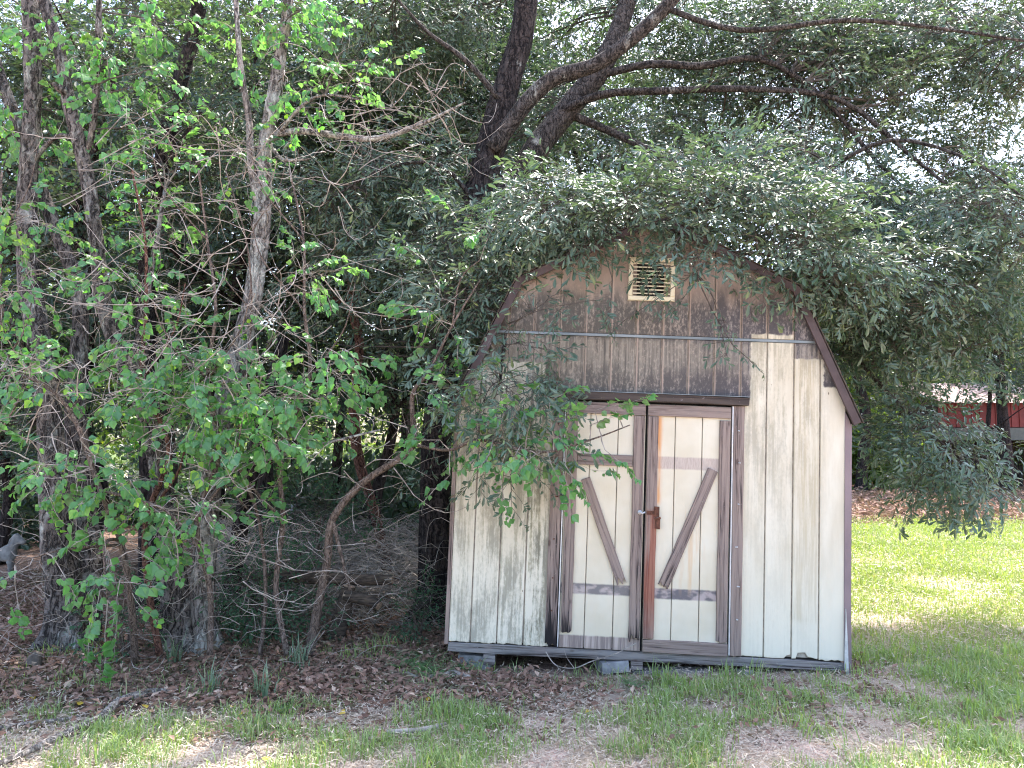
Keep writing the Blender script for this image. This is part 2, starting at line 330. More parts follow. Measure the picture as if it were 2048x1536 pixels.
# ------------------------------------------------------------------ ground
def gz(x, y):
    return .018 * math.sin(1.7 * x + .6 * y) * math.sin(1.3 * y - .4 * x) + .012 * math.sin(4.1 * x + 2.2) * math.sin(3.7 * y)
xs = np.concatenate([-np.geomspace(1500, 12, 16), np.linspace(-10, 12, 111), np.geomspace(14, 1500, 16)])
ys = np.concatenate([-np.geomspace(1200, 4, 12), np.linspace(-2, 14, 81), np.geomspace(14.5, 2400, 30)])
b = MB(); b.v = [(x, y, gz(x, y) if (-11 < x < 13 and -3 < y < 15) else 0.) for y in ys for x in xs]; nx = len(xs)
b.f = [(j * nx + i, j * nx + i + 1, (j + 1) * nx + i + 1, (j + 1) * nx + i) for j in range(len(ys) - 1) for i in range(nx - 1)]
b.build('ground', M['ground'], kind='structure', smooth=True)

# ------------------------------------------------------------------ leafy sprays and their scattering
def leaf_shape(L, W, kind):
    if kind == 'oak':
        pr = [(0, .06), (.35, .7), (.72, 1.), (1., 0)]
    elif kind == 'tallow':
        pr = [(0, .1), (.16, .72), (.42, 1.), (.72, .5), (1., 0)]
    elif kind == 'blade': pr = [(0, 1.), (.5, .8), (1., 0)]
    else: pr = [(0, .1), (.45, 1.), (1., 0)]
    V = []; Fc = []; n = len(pr)
    for i, (u, wd) in enumerate(pr):
        zc = -.16 * L * u * u
        V.append((u * L, 0, zc))
        if i < n - 1: V += [(u * L, W * .5 * wd, zc + .16 * W * wd), (u * L, -W * .5 * wd, zc + .16 * W * wd)]
    for i in range(n - 2):
        a = 3 * i; Fc += [(a, a + 3, a + 4, a + 1), (a, a + 2, a + 5, a + 3)]
    a = 3 * (n - 2); e = len(V) - 1; Fc += [(a, e, a + 1), (a, a + 2, e)]
    return V, Fc

def make_spray(kind, seed):
    """a leafy twig along +X; gives (mesh builder, leaf transforms, leaf sizes)"""
    r = random.Random(seed); leaves = []; L, n, ll, lw = {'oak': (.34, 30, .072, .021), 'tallow': (.30, 13, .066, .062), 'wood': (.42, 44, .06, .026), 'far': (.9, 46, .13, .075), 'shrub': (.3, 26, .04, .02)}[kind]
    axis = lambda u: Vector((u * L, .06 * L * math.sin(3 * u + seed), -.22 * L * u * u + .03 * L * math.sin(7 * u + seed)))
    b = MB(); b.tube([axis(i / 4) for i in range(5)], [.0028 * (1 - .7 * i / 4) * (2.5 if kind == 'far' else 1) for i in range(5)], 3, cap=False, mi=1)
    sub = [(axis, 1.)]
    if kind != 'tallow':
        for k in range(4):
            u0 = .25 + .17 * k; s = 1 if k % 2 else -1; p0 = axis(u0); d = Vector((.75, s * .7, r.uniform(-.1, .25))).normalized() * L * r.uniform(.4, .6)
            fn = (lambda p0, d: (lambda u: p0 + d * u + Vector((0, 0, -.1 * L * u * u))))(p0, d); sub.append((fn, .5))
            b.tube([fn(0), fn(.5), fn(1)], [.002, .0015, .0008], 3, cap=False, mi=1)
    for i in range(n):
        fn, ln = sub[i % len(sub)] if kind != 'tallow' else sub[0]
        u = r.random() ** .55 if kind == 'oak' else .1 + .9 * r.random(); u = min(u, 1.)
        p = fn(u); t = (fn(min(u + .05, 1.05)) - fn(u - .05)).normalized()
        side = 1 if i % 2 else -1; ang = r.uniform(.35, 1.1) * side
        d = Quaternion((0, 0, 1), ang) @ t; d.z += r.uniform(-.35, .4) if kind != 'tallow' else r.uniform(-1.1, -.1); d.normalize()
        up = Vector((r.gauss(0, .38), r.gauss(0, .38), 1)); y = up.cross(d).normalized(); z = d.cross(y)
        m = Matrix((d, y, z)).transposed().to_4x4(); s = r.uniform(.5, 1.25)
        if kind == 'tallow':
            q = p + d * .03; b.tube([p, q], [.0008, .0006], 3, cap=False, mi=1); p = q
        m.translation = p; leaves.append((m, s))
    V, Fc = leaf_shape(ll, lw, 'oak' if kind in ('oak', 'wood', 'far') else 'tallow' if kind == 'tallow' else 'x')
    for m, s in leaves: b.add([m @ (Vector(v) * s) for v in V], Fc)
    return b, leaves

def scatter_group(name, meshes):
    """points -> copies of meshes; attributes rot (euler), scl, idx"""
    ng = bpy.data.node_groups.new(name, 'GeometryNodeTree')
    ng.interface.new_socket('Geometry', in_out='INPUT', socket_type='NodeSocketGeometry'); ng.interface.new_socket('Geometry', in_out='OUTPUT', socket_type='NodeSocketGeometry')
    N = ng.nodes; Lk = ng.links; gi = N.new('NodeGroupInput'); go = N.new('NodeGroupOutput')
    jn = N.new('GeometryNodeJoinGeometry')
    for me in reversed(meshes):
        o = bpy.data.objects.new(me.name, me); oi = N.new('GeometryNodeObjectInfo'); oi.inputs['Object'].default_value = o; oi.inputs['As Instance'].default_value = False
        g2 = N.new('GeometryNodeGeometryToInstance'); Lk.new(oi.outputs['Geometry'], g2.inputs[0]); Lk.new(g2.outputs[0], jn.inputs[0])
    ip = N.new('GeometryNodeInstanceOnPoints'); ip.inputs['Pick Instance'].default_value = True
    def na(nm, ty):
        a = N.new('GeometryNodeInputNamedAttribute'); a.data_type = ty; a.inputs['Name'].default_value = nm; return a.outputs[0]
    er = N.new('FunctionNodeEulerToRotation'); Lk.new(na('rot', 'FLOAT_VECTOR'), er.inputs[0])
    Lk.new(gi.outputs[0], ip.inputs['Points']); Lk.new(jn.outputs[0], ip.inputs['Instance']); Lk.new(er.outputs[0], ip.inputs['Rotation'])
    Lk.new(na('scl', 'FLOAT'), ip.inputs['Scale']); Lk.new(na('idx', 'INT'), ip.inputs['Instance Index']); Lk.new(ip.outputs[0], go.inputs[0])
    ng['n'] = len(meshes); return ng

def scatter(name, pts, rots, scls, ng, parent=None, loc=None, kind='stuff'):
    n = len(pts); me = bpy.data.meshes.new(name); me.vertices.add(n)
    me.vertices.foreach_set('co', np.asarray(pts, dtype=np.float32).ravel())
    a = me.attributes.new('rot', 'FLOAT_VECTOR', 'POINT'); a.data.foreach_set('vector', np.asarray(rots, dtype=np.float32).ravel())
    a = me.attributes.new('scl', 'FLOAT', 'POINT'); a.data.foreach_set('value', np.asarray(scls, dtype=np.float32))
    a = me.attributes.new('idx', 'INT', 'POINT'); a.data.foreach_set('value', rng.integers(0, ng['n'], n).astype(np.int32))
    o = link(name, me, parent, loc, kind); md = o.modifiers.new('scatter', 'NODES'); md.node_group = ng; return o

SP = {}; SPL = {}
def species(key, kind, leaf, n=5, twig='twig_dark'):
    ms = []; SPL[key] = []
    for i in range(n):
        b, lv = make_spray(kind, i * 7 + 3); ms.append(b.mesh(key + '_spray', [M[leaf], M[twig]])); SPL[key].append(lv)
    SP[key] = scatter_group(key, ms)
species('oak', 'oak', 'oak_leaf', 6); species('tallow', 'tallow', 'tallow_leaf', 6, 'twig'); species('wood', 'wood', 'wood_leaf', 5)
species('far', 'far', 'wood_leaf', 4); species('sunny', 'far', 'sunny_leaf', 4); species('shrub', 'shrub', 'shrub_leaf', 4); species('young', 'wood', 'sunny_leaf', 4)
LEAF = {}
for k, (kd, L, W, mt) in {'oak': ('oak', .072, .021, 'oak_leaf'), 'tallow': ('tallow', .066, .062, 'tallow_leaf')}.items():
    V, Fc = leaf_shape(L, W, kd); bb = MB(); bb.add(V, Fc); LEAF[k] = bb.mesh('leaf', M[mt])

def arc(p0, p1, lift, n, wob, r):
    """a bent twig path from p0 to p1"""
    d = p1 - p0; L = d.length; o = Vector((r.gauss(0, 1), r.gauss(0, 1), r.gauss(0, 1))) * wob * L; out = []
    for i in range(n + 1):
        u = i / n; out.append(p0 + d * u + Vector((0, 0, lift * L * math.sin(math.pi * u))) + o * math.sin(math.pi * u) + Vector((r.gauss(0, 1), r.gauss(0, 1), r.gauss(0, 1))) * .007 * L * (0 < i < n))
    return out

def tree(name, label, cat, limbs, crowns, sp='oak', bark='bark', limb_bark=None, group=None, twig='twig_dark', seed=0, size=1., sides=14, bare=None, leafparts=None, flare=.6, per=9):
    """limbs: lists of (x, y, D, radius) in photo places or world; crowns: (centre, (rx, ry, rz), clusters)"""
    r = random.Random(seed); base = limbs[0][0][0].copy(); base.z = 0.
    root = empty(name, base, label=label, cat=cat, group=group); nodes = []
    for i, lb in enumerate(limbs):
        sm = catmull([(p - base, rad) for p, rad in lb], 6 if i == 0 else 4)
        b = MB(); big = lb[0][1] > .05
        b.tube([p for p, _ in sm], [q for _, q in sm], (sides * 2 if i == 0 and big else sides if big else 7), .10 if i == 0 and big else .05, seed + i, lobes=5, flare=flare if i == 0 and big else 0.)
        b.build('trunk' if i == 0 else 'limb', M[bark if i == 0 or limb_bark is None else limb_bark], root, smooth=True)
        nodes += [(p, q) for p, q in sm[len(sm) // 4 if i == 0 else 1:]]
    tw = MB(); pts = []; rots = []; scl = []; NP = np.array([tuple(p) for p, _ in nodes])
    def put(p, d, s):                                            # shoots turn their leaves up and out towards the open yard
        d = d.normalized(); yaw = math.atan2(d.y, d.x) + r.gauss(0, .35); pit = -math.asin(max(-1, min(1, d.z))) + r.gauss(0, .25) - .5 * math.sin(yaw)
        pts.append(tuple(p)); rots.append((r.gauss(0, .4) + .6 * math.cos(yaw), pit, yaw)); scl.append(s)
    for c, rr, n in crowns:
        c = c - base
        for k in range(n):
            while True:
                q = Vector((r.uniform(-1, 1), r.uniform(-1, 1), r.uniform(-1, 1)))
                if q.length < 1: break
            q = q * (.75 + .25 * q.length); e = c + Vector((q.x * rr[0], q.y * rr[1], q.z * rr[2]))
            dd = np.linalg.norm((NP - np.array(e)) * (1, 1, 1.3), axis=1) + .5 * np.maximum(NP[:, 2] - e.z, 0); s0, r0 = nodes[int(np.argmin(dd))]
            path = arc(s0, e, r.uniform(-.02, .12), 7, .05, r); ln = (e - s0).length
            rb = min(r0 * .6, .004 + .006 * ln); tw.tube(path, [rb * (1 - .8 * i / 7) + .0015 * size for i in range(8)], 4, cap=False)
            nodes.append((path[5], rb * .5)) if len(nodes) < 1500 else None
            dirn = (e - s0).normalized()
            for j in range(per):
                u = r.uniform(.45, 1.0); a = path[int(u * 7)]
                off = Vector((r.gauss(0, 1), r.gauss(0, 1), r.gauss(0, .6))) * .17 * size; q2 = a + off
                if q2.z + base.z < .05: q2.z = .08 - base.z
                tw.tube([a, (a + q2) / 2 + Vector((0, 0, .02)), q2], [.003 * size, .002 * size, .0012 * size], 3, cap=False)
                put(q2, off.normalized() * .8 + dirn * .5 + Vector((0, 0, -.15)), size * r.uniform(.8, 1.25))
        NP = np.array([tuple(p) for p, _ in nodes])
    if pts:
        scatter('crown', pts, rots, scl, SP[sp], root)
        if tw.f: tw.build('twigs', M[twig], root, kind='stuff')
    if bare:                                                     # leafless arching twigs
        bt = MB()
        for c, rr, n, L in bare:
            for k in range(int(n * 1.25)):
                p = c - base + Vector((r.uniform(-1, 1) * rr[0], r.uniform(-1, 1) * rr[1], r.uniform(-1, 1) * rr[2])); g = r.uniform(0, 6.28)
                e = p + Vector((math.cos(g), math.sin(g) * .6, r.uniform(-.5, .5))) * L * r.uniform(.4, 1.1)
                e = p + (e - p) * 1.3; pa = arc(p, e, r.uniform(-.35, .35), 9, .12, r); bt.tube(pa, [.0048 * (1 - .75 * i / 9) for i in range(10)], 4, cap=False)
                for _ in range(3):
                    i = r.randrange(2, 9); e2 = pa[i] + Vector((r.gauss(0, 1), r.gauss(0, .6), r.gauss(0, .8))) * L * .22
                    bt.tube(arc(pa[i], e2, r.uniform(-.2, .2), 5, .1, r), [.0022 * (1 - .7 * i / 5) for i in range(6)], 3, cap=False)
        bt.build('bare_twigs', M['twig'], root, kind='stuff')
    if leafparts:                                                # the leaves that show largest, each its own part
        key, spots = leafparts; cnt = 0; tb = MB()
        for p, d, s in spots:
            yaw = math.atan2(d.y, d.x); pit = -math.asin(max(-1, min(1, d.normalized().z))); lv = SPL[key][r.randrange(len(SPL[key]))]
            mm = Matrix.Translation(p - base) @ Euler((r.gauss(0, .4), pit, yaw)).to_matrix().to_4x4() @ Matrix.Scale(s, 4)
            tips = []
            for m, ls in lv:
                if cnt >= 298: break
                o = bpy.data.objects.new('leaf', LEAF[key]); COL.objects.link(o); o.parent = root; o.matrix_local = mm @ m @ Matrix.Scale(ls, 4); cnt += 1; tips.append((mm @ m).translation)
            tips.sort(key=lambda q: (q - mm.translation).length)
            if tips:
                path = [mm.translation] + tips[len(tips) // 3::max(1, len(tips) // 4)]; end = tips[-1]
                tb.tube([mm.translation, mm.translation.lerp(end, .5) + Vector((0, 0, .01)), end], [.0035, .0025, .001], 4, cap=False)
                for q in tips: tb.tube([mm.translation.lerp(end, min(1., max(0., (q - mm.translation).length / max(1e-3, (end - mm.translation).length) - .12))), q], [.001, .0007], 3, cap=False)
                s0, r0 = min(nodes, key=lambda nd: (nd[0] - mm.translation).length); tb.tube(arc(s0, mm.translation, .05, 5, .04, r), [.006, .0055, .005, .0045, .004, .0035], 4, cap=False)
        tb.build('leafy_twigs', M[twig], root, kind='stuff')
    return root

def L3(*a): return [(P(x, y, D), rad) for x, y, D, rad in a]
C = lambda x, y, D: P(x, y, D)

# ------------------------------------------------------------------ the shed
O = P(1293, 1308, 5.95)
RM = Matrix.Rotation(R_(-2.1), 4, 'Z') @ Matrix.Rotation(R_(2.3), 4, 'Y')
shed = empty('garden_shed', O, label='weathered cream barn shed with gambrel roof and brown wooden double doors', cat='shed'); shed.rotation_euler = RM.to_euler()
rs = random.Random(11)
def roofz(x): x = abs(x); return 3.43 - .493 * x if x < 1.114 else 2.881 - 2.198 * (x - 1.114)
def jag(x0, x1, z, n, amp, rv=False):
    out = [(x0 + (x1 - x0) * i / n, z + (rs.uniform(-1, 1) * amp if 0 < i < n else 0)) for i in range(n + 1)]
    return out[::-1] if rv else out
def board(name, out, y0, y1, mat, parent=shed, bev=.004):
    b = MB(); b.prism(out, y0, y1, bev); return b.build(name, mat, parent)
def rect(x0, x1, z0, z1): return [(x0, z0), (x1, z0), (x1, z1), (x0, z1)]
EDG = [-1.54, -1.371, -1.165, -.960, -.757, -.554, -.351, -.147, .060, .268, .474, .685, .892, 1.103, 1.309, 1.512]
G = .005
for i in range(15):
    a, c = EDG[i] + G, EDG[i + 1] - G
    if i == 0: a -= G
    def top(zc): return zc
    # lower boards, cut at the doorway
    segs = []
    if a < -.757 or a > .66: segs.append((a if a > .6 else a, c, .02, 2.462))
    elif -.76 < a < .66: segs.append((a, c, 2.018, 2.462))
    for (x0, x1, z0, z1) in segs:
        if x1 < -.7 and x1 > -.8: x1 = -.757 - G
        tl, tr = min(z1, roofz(x0) - .02), min(z1, roofz(x1) - .02)
        amp = .006 if z0 < 1 else 0
        bot = jag(x0, x1, z0, 8, amp) if z0 < 1 else [(x0, z0), (x1, z0)]
        if i == 13: bot = [(x0, z0), (x0 + .03, z0 + .002), (x0 + .045, z0 + .045), (x0 + .1, z0 + .05), (x0 + .12, z0 + .02), (x1, z0 + .004)]
        if i == 12: bot = [(x0, z0), (x0 + .06, z0 - .004), (x0 + .15, z0 - .002), (x1 - .03, z0 + .02), (x1, z0 + .03)]
        out = bot + [(x1, tr), (x0, tl)]
        if x0 < -1.3 and tl < z1:   # the sloping cut under the eave
            xc = -(1.114 + (2.881 - .02 - z1) / 2.198); out = bot + ([(x1, tr)] if x1 <= xc else [(x1, z1), (xc, z1)]) + [(x0, tl)]
        if x1 > 1.3 and tr < z1:
            xc = 1.114 + (2.881 - .02 - z1) / 2.198; out = bot + [(x1, tr)] + ([(x0, tl)] if x0 >= xc else [(xc, z1), (x0, z1)])
        board('siding_board', out, 0, .014, M['siding'])
    # upper boards
    x0, x1 = a, c
    xm = 1.114 + (2.881 - .02 - 2.49) / 2.198
    x0 = max(x0, -xm); x1 = min(x1, xm)
    if x1 - x0 > .03:
        def up(x): return roofz(x) - .02
        tops = [(x1, up(x1))] + [(q, up(q)) for q in (1.114, 0, -1.114) if x0 < q < x1] + [(x0, up(x0))]
        for v0, v1 in ([(x0, x1)]):
            out = [(x0, 2.488), (x1, 2.488)] + tops
            if -.24 < (x0 + x1) / 2 < .16:      # boards under the louvre stop at its frame
                board('siding_board', rect(x0, x1, 2.488, 2.775), -.003, .011, M['siding'])
                board('siding_board', [(x0, 3.09), (x1, 3.09)] + tops, -.003, .011, M['siding'])
            else: board('siding_board', out, -.003, .011, M['siding'])
wall_out = [(-1.53, 0), (1.50, 0), (1.50, 1.96), (1.1, 2.85), (0, 3.38), (-1.1, 2.85), (-1.53, 1.93)]
M['groove'] = simple('groove', (.22, .19, .16), (.42, .37, .31), 20, .9)
b = MB()
for a_, c_ in ((-1.53, -.70), (.63, 1.50)): b.prism(rect(a_, c_, .03, 1.96), .0125, .03)
b.prism([(-1.53, 1.962), (1.50, 1.962), (1.1, 2.85), (0, 3.38), (-1.1, 2.85)], .0125, .03); b.build('backing_wall', M['groove'], shed)
board('flashing', rect(-1.30, 1.315, 2.464, 2.486), -.007, .010, M['galv'], bev=.002)
b = MB(); b.box((-1.5, .035, -.0), (1.49, 3.6, .018)); b.build('floor_deck', M['darkboard'], shed)
DEP = 3.62
b = MB(); b.prism([(-1.49, .02), (1.49, .02), (1.49, 1.95), (1.1, 2.84), (0, 3.37), (-1.1, 2.84), (-1.49, 1.95)], DEP - .03, DEP); b.build('back_wall', M['siding'], shed)
for sx in (-1, 1):
    for k in range(18):
        y0 = .035 + k * .2; b = MB(); xo = -1.535 if sx < 0 else 1.505
        b.box((min(xo, xo - sx * .014), y0, .02), (max(xo, xo - sx * .014), y0 + .194, 1.86)); b.build('side_board', M['siding'], shed)
    b = MB(); q = -1.515 if sx < 0 else 1.485; b.box((q - .004, .035, .03), (q + .004, 3.6, 1.9)); b.build('side_backing', M['groove'], shed)
# corner trims
b = MB(); b.prism([(1.500, -.03), (1.535, -.075), (1.556, -.06), (1.556, .1), (1.548, .5), (1.552, 1.80), (1.53, 1.87), (1.500, 1.93)], -.010, .0)
b.box((1.548, .001, -.04), (1.556, .10, 1.84)); b.build('corner_trim', M['cornertrim'], shed)
b = MB(); b.prism([(1.497, -.02), (1.515, -.09), (1.53, -.10), (1.522, .14), (1.506, .42)], -.028, -.014); b.build('bent_flashing', M['steel'], shed)
b = MB(); b.prism(rect(-1.572, -1.542, .0, 1.93), -.006, .006); b.build('corner_trim', M['wood_v2'], shed)
# roof: fascia boards, decks and shingle courses
OH = -.055
def slope(p, q, w, name, mat, y0, y1):
    d = (Vector(q) - Vector(p)).normalized(); n = Vector((-d.y, d.x)); n = n if n.y > 0 else -n
    P0, Q0 = Vector(p), Vector(q); pts = [P0 - n * w, Q0 - n * w, Q0, P0]
    a = sum(pts[i - 1].x * pts[i].y - pts[i].x * pts[i - 1].y for i in range(4))
    return board(name, [tuple(x) for x in (pts if a > 0 else pts[::-1])], y0, y1, mat, bev=.003)
KN = {1: (1.114, 2.905), -1: (-1.114, 2.905)}; EV = {1: (1.600, 1.852), -1: (-1.600, 1.87)}
for s in (1, -1):
    slope(EV[s], KN[s], .062, 'fascia_board', M['fascia'], OH - .02, OH + .002); slope(KN[s], (s * .002, 3.455), .062, 'fascia_board', M['fascia'], OH - .022, OH)
    slope(EV[s], KN[s], .03, 'roof_deck', M['darkboard'], OH + .003, DEP + .05); slope(KN[s], (s * .001, 3.455), .03, 'roof_deck', M['darkboard'], OH + .001, DEP + .05)
    for p, q in ((EV[s], KN[s]), (KN[s], (0, 3.455))):
        p, q = Vector(p), Vector(q); L = (q - p).length; d = (q - p) / L; n = Vector((-d.y, d.x)); n = n if n.y > 0 else -n; m = int(L / .14)
        for k in range(m + 1):
            a_ = p + d * (k * .14 - .01) + n * .008; c_ = p + d * min(L, k * .14 + .16) + n * .003; b = MB(); jj = [OH - .03] + [OH + (DEP + .1) * (i + rs.uniform(-.1, .1)) / 12 for i in range(1, 12)] + [DEP + .06]
            for i in range(12):
                y0, y1 = jj[i] + .002, jj[i + 1] - .002
                b.add([(a_.x, y0, a_.y), (a_.x, y1, a_.y), (c_.x, y1, c_.y), (c_.x, y0, c_.y)] + [(v.x + n.x * .006, y, v.y + n.y * .006) for v, y in ((a_, y0), (a_, y1), (c_, y1), (c_, y0))],
                      [(3, 2, 1, 0), (4, 5, 6, 7), (0, 1, 5, 4), (1, 2, 6, 5), (2, 3, 7, 6), (3, 0, 4, 7)])
            b.build('shingle_course', M['shingle'], shed)
# louvred gable vent
vent = empty('louvre_vent'); vent.parent = shed
vx0, vx1, vz0, vz1 = -.222, .150, 2.762, 3.115
M['vent_cream'] = simple('vent_cream', (.66, .60, .44), (.76, .70, .55), 6, .5, bs=.1)
for out in (rect(vx0, vx1, vz0, vz0 + .038), rect(vx0, vx1, vz1 - .038, vz1), rect(vx0, vx0 + .036, vz0 + .0385, vz1 - .0385), rect(vx1 - .036, vx1, vz0 + .0385, vz1 - .0385)):
    board('frame', out, -.026, .0, M['vent_cream'], vent, .006)
for k in range(9):
    z = vz0 + .052 + k * .0305; b = MB(); b.add([(vx0 + .038, -.022, z), (vx1 - .038, -.022, z), (vx1 - .038, .012, z + .009), (vx0 + .038, .012, z + .009), (vx0 + .038, -.021, z + .011), (vx1 - .038, -.021, z + .011), (vx1 - .038, .012, z + .014), (vx0 + .038, .012, z + .014)],
                                              [(0, 3, 2, 1), (4, 5, 6, 7), (0, 1, 5, 4), (2, 3, 7, 6), (1, 2, 6, 5), (3, 0, 4, 7)]); b.build('louvre', M['vent_cream'], vent)
b = MB(); b.box((vx0 + .03, .0122, vz0 + .03), (vx1 - .03, .0124, vz1 - .03)); b.build('insect_screen', M['black'], vent)

# doorway
def rag(x0, x1, z0, z1, n=6, amp=.02, side=None):
    """upright board, its foot eaten away by rot"""
    foot = [(x0 + (x1 - x0) * i / n, z0 + rs.random() * amp * 2.) for i in range(n + 1)]
    R = [(x1 + rs.uniform(-.003, .002), z0 + (z1 - z0) * k / 9) for k in range(1, 9)]; Lf = [(x0 + rs.uniform(-.002, .003), z0 + (z1 - z0) * k / 9) for k in range(8, 0, -1)]
    if side: R[0] = (x1 - .02, R[0][1]); R[1] = (x1 - .012, R[1][1])
    return foot + R + [(x1, z1), (x0, z1)] + Lf
def bar(p, q, wd, end=.0):
    p, q = Vector(p), Vector(q); d = (q - p).normalized(); n = Vector((d.y, -d.x)) * wd / 2
    R = [p + n * 1.0 + (q - p) * k / 8 + n * rs.uniform(-.05, .04) for k in range(9)]; Lf = [p - n + (q - p) * k / 8 - n * rs.uniform(-.05, .05) for k in range(9)]
    tipz = [q + n * (1 - 2 * k / 7) + d * (end * rs.uniform(-1.3, .8) if 0 < k < 7 else 0) for k in range(1, 7)] if end else []
    o = Lf[::-1][-9:] ; out = [tuple(x) for x in R] + [tuple(x) for x in tipz] + [tuple(x) for x in Lf[::-1]]
    a = sum(out[i - 1][0] * out[i][1] - out[i][0] * out[i - 1][1] for i in range(len(out)))
    return out if a > 0 else out[::-1]
board('header', [(-.818, 1.952)] + jag(-.6, .74, 1.95, 9, .003) + [(.744, 2.01), (.3, 2.014), (-.4, 2.013), (-.83, 2.02)], -.062, .0, M['wood_head'])
b = MB(); b.box((-.82, -.07, 2.0145), (.745, -.001, 2.0185)); b.build('drip_edge', M['galv'], shed)
jl = board('door_jamb', rag(-.79, -.700, .02, 1.945, 6, .02), -.030, .0, M['wood_v']); jr = board('door_jamb', rag(.630, .716, .012, 1.945, 5, .008), -.030, .0, M['wood_v2'])
for jb, x in ((jl, -.745), (jr, .675)):
    for z in (.3, .55, .85, 1.18, 1.5, 1.75):
        b = MB(); b.tube([(x + rs.uniform(-.02, .02), -.0385, z), (x, -.029, z)], [.005, .0065], 7); b.build('bolt', M['steel' if x > 0 else 'rust'], jb)
for x in (-.689, .623): b = MB(); b.box((x - .0045, -.034, .03), (x + .0045, -.006, 1.94)); b.build('weather_strip', M['steel'], shed)
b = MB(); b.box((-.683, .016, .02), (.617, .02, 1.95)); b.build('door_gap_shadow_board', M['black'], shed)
def door(name, x0, x1, edges, **k):
    d = empty(name); d.parent = shed
    e = [x0] + edges + [x1]
    for i in range(len(e) - 1):
        board('panel_board', rect(e[i] + (.003 if i else 0), e[i + 1] - (.003 if i < len(e) - 2 else 0), .02, 1.935), -.010, .006, M['door_siding'], d)
    b = MB(); b.prism(rect(x0 + .01, x1 - .01, .03, 1.92), .0065, .010); b.build('backing', M['groove'], d)
    return d
dl = door('door', -.680, -.054, [-.487, -.268]); dr = door('door', -.037, .614, [.180, .392]); YD, YB = -.034, -.0102
board('top_rail', rect(-.680, -.059, 1.842, 1.932), YD, YB, M['wood_h2'], dl); board('stile', rag(-.668, -.586, .135, 1.838, 6, .012), YD, YB, M['wood_v'], dl)
board('stile', rag(-.147, -.060, .085, 1.838, 7, .035, True)[:-2] + [(-.07, 1.838), (-.147, 1.838)] if False else rag(-.147, -.062, .085, 1.838, 7, .035), YD, YB, M['wood_v'], dl)
board('middle_rail', rect(-.584, -.150, 1.436, 1.524), YD + .004, YB, M['wood_h2'], dl)
M['brace_l'] = wood('brace_l', math.atan2(.33, .80), rot=False); M['brace_r'] = wood('brace_r', -math.atan2(.37, .90), rot=False)
board('brace', bar((-.515, 1.33), (-.205, .525), .074, .06), YD, YB, M['brace_l'], dl)
board('top_rail', rect(-.040, .610, 1.842, 1.932), YD, YB, M['wood_h2'], dr); board('stile', rag(-.038, .046, .118, 1.838, 5, .003), YD, YB, M['wood_rust'], dr)
board('stile', rag(.524, .607, .116, 1.826, 6, .008), YD, YB, M['wood_v2'], dr); board('bottom_rail', [(-.038, .022), (.612, .018), (.612, .112), (.3, .116), (-.036, .114)], YD, YB, M['wood_h2'], dr)
board('brace', bar((.478, 1.438), (.112, .522), .080, .025), YD, YB, M['brace_r'], dr)
b = MB(); b.prism(rect(.026, .066, 1.055, 1.135), -.044, -.0345, .002); b.prism(rect(.034, .072, .962, 1.050), -.052, -.030, .002); b.tube([(.03, -.052, 1.04), (.075, -.052, 1.05)], [.009, .009], 8); b.prism(rect(-.03, .03, 1.07, 1.10), -.0395, -.0345, .002); b.build('latch_hasp', M['rust'], dr)
b = MB(); b.tube([(-.085, -.036, 1.085), (-.085, -.056, 1.085), (-.07, -.068, 1.08), (-.05, -.06, 1.088), (-.048, -.045, 1.09)], [.008, .007, .006, .006, .006], 8); b.tube([(-.085, -.036, 1.085), (-.085, -.040, 1.085)], [.018, .018], 10); b.build('door_handle', M['steel'], dl, smooth=True)
# rim joist and skids
board('rim_joist', [(-1.545, -.055)] + jag(-1.4, 1.4, -.058, 8, .003) + [(1.53, -.062), (1.50, .004), (1.1, .012), (-.2, .014), (-1.54, .012)], -.004, .034, M['wood_grey'])
for x in (-1.216, -.074, 1.2):
    b = MB(); b.box((x - .045, .036, -.155), (x + .045, DEP, -.062)); b.box((x - .045, -.012 if x < 1 else .05, -.12), (x + .045, .0355, -.060)); b.build('skid', M['wood_grey'], shed)
for x in (-.9, -.5, .35, .8):
    b = MB(); b.box((x - .02, .035, -.06), (x + .02, DEP, -.002)); b.build('floor_joist', M['darkboard'], shed)

def block(loc, rz, dims, label):
    b = MB(); x, y, z = dims
    b.prism([(-x / 2, 0), (x / 2, 0), (x / 2 - .004, z), (-x / 2 + .006, z * .97)], -y / 2, y / 2, .006)
    o = b.build('concrete_block', M['concrete'], None, loc); o.rotation_euler = (R_(rs.uniform(-3, 3)), R_(rs.uniform(-4, 4)), rz)
    tag(o, label, 'block', 'blocks under the shed')
block(P(1225, 1340, 6.02), .15, (.22, .2, .085), 'grey concrete block under the door beside the middle skid')
block(P(950, 1335, 6.15), -.1, (.26, .2, .12), 'dark grey concrete block under the left skid')
block(P(1490, 1349, 5.93), .3, (.10, .1, .035), 'small broken concrete chunk below the right side of the shed')
b = MB(); b.prism(rect(-.3, .3, 0, .025), -.06, .06, .003); tag(b.build('loose_plank', M['wood_grey'], None, P(1340, 1344, 6.0)), 'thin grey plank lying on the ground under the shed', 'plank')

